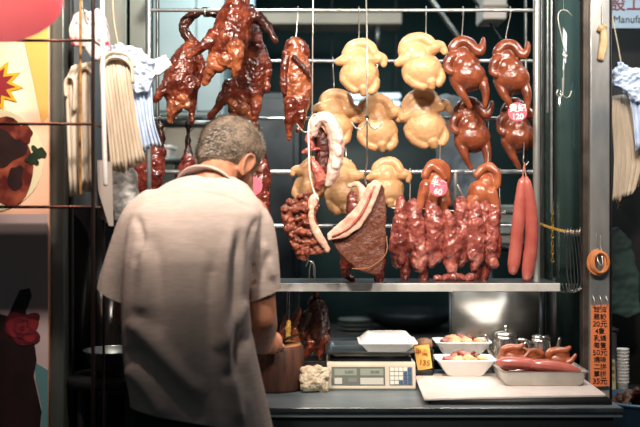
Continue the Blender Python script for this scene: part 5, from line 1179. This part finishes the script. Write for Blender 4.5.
# orange price sign
YO = 3.485
t = thing('price_sign', 'tall orange handwritten price sign hanging on the steel post', 'sign', P(599.5, 304, YO)); ORG = mat('sign_orange', (222, 124, 76), .55)
bm = bmesh.new(); poly(bm, [P(x, y, YO) for x, y in ((591, 305.5), (609, 304.5), (609.5, 386), (590.5, 387))], Vector((0, .002, 0))); obj('card', bm, ORG, t, smooth=False)
rows = ['豉油', '雞飯', '20元', '4隻', '乳鴿', '每隻', '50元', '燒味', '二拼', '單拼', '35元']
for q, s in enumerate(rows): text('lettering', s, .0225 if q not in (2, 6, 10) else .026, INK, P(600, 309.8 + q * 7.15, YO - .0015), t, bold=.00005, ry=.02 * (q % 3 - 1))
for x in (593, 600, 606):
    bm = bmesh.new(); sweep(bm, [P(x, 307, YO, -1), P(x + 1, 301, YO, -1.5), P(x, 296, YO, 1)], .0014, seg=5); obj('clip', bm, WIRE, t)
# blank below; neighbour stall
t = thing('shop_sign', 'white shop sign with red characters at the top right corner', 'sign', P(660, 10, 4.0)); SGN = mat('sign_white', (142, 164, 180), .4)
a, b = P(604, 28.5, 4.0), P(720, -60, 4.0); bm = bmesh.new(); box2(bm, (a.x, 4.0, a.z), (b.x, 4.04, b.z)); bev(obj('board', bm, SGN, t), .003)
text('lettering', '設工', .064, mat('sign_red', (104, 26, 30), .5), P(626, 4.5, 3.997), t, bold=.0006); text('lettering', 'Manufa', .040, mat('sign_green', (14, 30, 24), .5), P(613, 19.5, 3.997), t, align='LEFT', bold=0)
t = thing('bag_bundle', 'bundle of cream paper bags hanging right of the steel post', 'bags', P(624, 90, 3.8), 'bundles of hanging bags right of the stall')
pleated('bag', CREAM2, 3.8, [(612, 96, 628, 94, 0), (612, 120, 632, 118, -3), (614, 160, 640, 158, -2), (613, 205, 632, 196, 0)], 5, 2.4, t, 11, 4, .005)
pleated('bag', mat('taupe_bag', (178, 152, 136), .7, 0, (150, 124, 110), 30, stretch=(2, 2, .3)), 3.86, [(618, 104, 644, 104, 0), (620, 140, 652, 136, -4), (622, 170, 650, 166, -4), (618, 206, 640, 184, 0)], 7, 2.8, t, 12, 3, .005)
t = thing('bag_bundle', 'bundle of pale blue plastic bags hanging at the right edge', 'bags', P(630, 66, 3.72), 'bundles of hanging bags right of the stall')
crumple('crumpled_top', BLUEB, 3.72, [(612, 74), (620, 64), (632, 68), (648, 70), (650, 100), (634, 102), (622, 90), (614, 86)], 12, t, 9, .03)
pleated('bag', BLUEB, 3.74, [(624, 84, 650, 84, 0), (630, 110, 652, 110, -3), (634, 150, 654, 150, -2)], 5, 4, t, 14, 4)
bm = bmesh.new(); sweep(bm, [P(612, 16, 3.74), P(618, 46, 3.74), P(622, 68, 3.74)], .0025, seg=6); obj('hanging_string', bm, MATS['beige_string'], t)
cloth_hang('hanging_jacket', 'dark green jacket hanging in the shade right of the steel post', 'jacket', mat('jacket_green', (44, 66, 62), .85, 0, (30, 46, 46), 8), [(606, 232), (618, 226), (630, 240), (638, 276), (640, 312), (626, 318), (608, 314), (604, 270)], 4.0, 10, 6)
# bottom right: tub of dried goods, cups, grey box, cream card
t = thing('plastic_tub', 'blue plastic tub of dark brown pieces at the lower right corner', 'tub', (P(640, 0, 3.55).x, 3.55, 0)); zt = P(0, 408, 3.42).z
bm = bmesh.new(); lathe(bm, t.location, [(.10, 0), (.115, .02), (.150, zt), (.158, zt + .004), (.158, zt + .012), (.146, zt + .012), (.11, .03), (.0, .025)], 36, cap=False); obj('bucket', bm, mat('tub_blue', (52, 84, 110), .4), t)
bm = bmesh.new(); lathe(bm, t.location + Vector((0, 0, zt - .06)), [(.0, .02), (.139, .02), (.139, 0), (.0, 0)], 24, cap=False); fl_ = obj('false_floor', bm, BLACK, t)
rnd = random.Random(8); BRN = mat('dried_brown', (92, 58, 40), .6, 0, (58, 36, 26), 30, bump=.6, bscale=60)
proto = None
for q in range(34):
    a, r0 = rnd.uniform(0, 2 * PI), .118 * math.sqrt(rnd.random()); c = t.location + Vector((r0 * math.cos(a), r0 * math.sin(a), zt - .03 + rnd.uniform(0, .012) + .055 * (1 - r0 / .12)))
    if proto is None:
        bm = bmesh.new(); ell(bm, (0, 0, 0), (.026, .017, .014)); proto = remesh(obj('dried_piece', bm, BRN), .003, 1, [(.016, .02, 'CLOUDS')]); o = proto
    else: o = proto.copy(); COL.objects.link(o)
    o.location = c; o.rotation_euler = (rnd.uniform(0, 3), rnd.uniform(0, 3), rnd.uniform(0, 3)); tag(o, 'dark brown dried piece heaped in the blue tub', 'dried food', 'dried pieces in the blue tub')
side = thing('side_table', 'dark narrow table behind the blue tub right of the post', 'table', (P(622, 0, 3.86).x, 3.86, 0)); zs = P(0, 397, 3.74).z
bm = bmesh.new(); box2(bm, (P(604, 0, 3.75).x, 3.735, zs - .02), (P(680, 0, 3.75).x, 4.0, zs)); obj('top', bm, BLACK, side)
for x, y in ((608, 3.75), (674, 3.75), (608, 3.97), (674, 3.97)):
    bm = bmesh.new(); box2(bm, (P(x, 0, 3.75).x, y, 0), (P(x, 0, 3.75).x + .02, y + .02, zs - .02)); obj('leg', bm, BLACK, side)
zc = zs; cx = P(622.5, 0, 3.8).x
bm = bmesh.new(); lathe(bm, (0, 0, 0), [(.017, 0), (.019, .004), (.0235, .045), (.025, .047), (.0235, .048), (.018, .006), (0, .004)], 24, cap=False); cup0 = obj('foam_cup', bm, WHITEP)
NC = 11
for q in range(NC):
    o = cup0 if q == 0 else cup0.copy()
    if q: COL.objects.link(o)
    o.location = (cx, 3.8, zc + q * .0125); o['group'] = 'stacked white cups'
    nm = ['second', 'third', 'fourth', 'fifth', 'sixth', 'seventh', 'eighth', 'ninth', 'tenth']
    tag(o, 'white cup at the bottom of the stack right of the post' if q == 0 else 'white cup on top of the stack right of the post' if q == NC - 1 else f'{nm[q - 1]} white cup from the bottom in the stack right of the post', 'cup', 'stacked white cups')
tx, ta, tb = simple_box('grey_box', 'grey metal box beside the stack of white cups', 'box', DULL, 606, 332, 617.5, 397, 3.76, .1)
bm = bmesh.new(); box2(bm, (ta.x - .004, 3.755, tb.z), (tb.x + .006, 3.865, tb.z + .012)); bev(obj('lid', bm, DARKST, tx), .003)
t = thing('paper_slip', 'narrow cream paper slip with writing stuck beside the orange sign', 'paper', P(614, 397, 3.74)); bm = bmesh.new(); poly(bm, [P(x, y, 3.745) for x, y in ((610, 359), (615, 360), (616, 397), (611, 397))], Vector((0, .002, 0))); obj('slip', bm, mat('slip_cream', (214, 196, 150), .6), t, smooth=False)
for q, s in enumerate('瓶每元'): text('lettering', s, .017, INK, P(612.8, 365 + q * 7, 3.743), t)
# ================================================================== light and camera
def lamp(name, kind, loc, energy, col, size=.1, target=None, spot=None, blend=.3):
    l = bpy.data.lights.new(name, kind); l.energy = energy; l.color = col
    if kind == 'AREA': l.size = size
    else: l.shadow_soft_size = size
    if kind == 'SPOT': l.spot_size = math.radians(spot); l.spot_blend = blend
    o = bpy.data.objects.new(name, l); COL.objects.link(o); o.location = loc
    if target is not None: o.rotation_euler = (Vector(target) - Vector(loc)).to_track_quat('-Z', 'Y').to_euler()
    return o
WARM = (1.0, .88, .76)
for x, y, e, tg, an in ((-.35, 2.15, 165, (-.35, 3.4, 1.7), 80), (.25, 1.95, 78, (.25, 3.4, 1.68), 70), (.74, 1.95, 102, (.72, 3.3, 1.40), 76), (1.05, 2.3, 36, (1.04, 3.5, 2.1), 50)):
    lamp('meat_lamp', 'SPOT', (x, y, 2.62 if x < 0 else 2.5), e, WARM, .08, tg, an, .55)
lamp('meat_lamp', 'SPOT', (-.86, 2.45, 2.55), 24, WARM, .06, (-.84, 2.98, 1.75), 70, .5)
lamp('shelf_fill', 'AREA', (.55, 3.5, 1.08), 1.5, (1, .92, .84), .3, (.55, 3.55, .8))  # unseen fill light added below the shelf to brighten the counter
lamp('stall_light', 'AREA', (-.3, 4.3, 2.7), 14, (.78, .95, 1.0), .5, (-.3, 4.6, 1))
lamp('stall_light', 'AREA', (.9, 4.6, 2.7), 8, (.8, .95, 1.0), .5, (.7, 4.8, 1))
lamp('neighbour_light', 'AREA', (1.3, 3.3, 2.6), 9, (.95, .96, 1.0), .3, (1.25, 3.9, 1.6))
w = bpy.data.worlds.new('night_market'); SC.world = w; w.use_nodes = True
bg = w.node_tree.nodes['Background']; bg.inputs[0].default_value = (.32, .40, .44, 1); bg.inputs[1].default_value = .09
cam = bpy.data.cameras.new('camera'); cam.sensor_width = 36; cam.lens = 36 * F / 640; cam.shift_y = -(213.5 - HZ) / 640
cam.dof.use_dof = True; cam.dof.focus_distance = 3.35; cam.dof.aperture_fstop = 1.8; cam.clip_start = .05
co_ = bpy.data.objects.new('camera', cam); COL.objects.link(co_); co_.location = (0, 0, H); co_.rotation_euler = (PI / 2, 0, 0)
SC.camera = co_
SC.view_settings.view_transform = 'Standard'; SC.view_settings.look = 'None'; SC.view_settings.gamma = 1; SC.view_settings.exposure = 0.0
SC.view_settings.use_curve_mapping = False
SC.cycles.use_denoising = True
SC.cycles.sample_clamp_indirect = 6
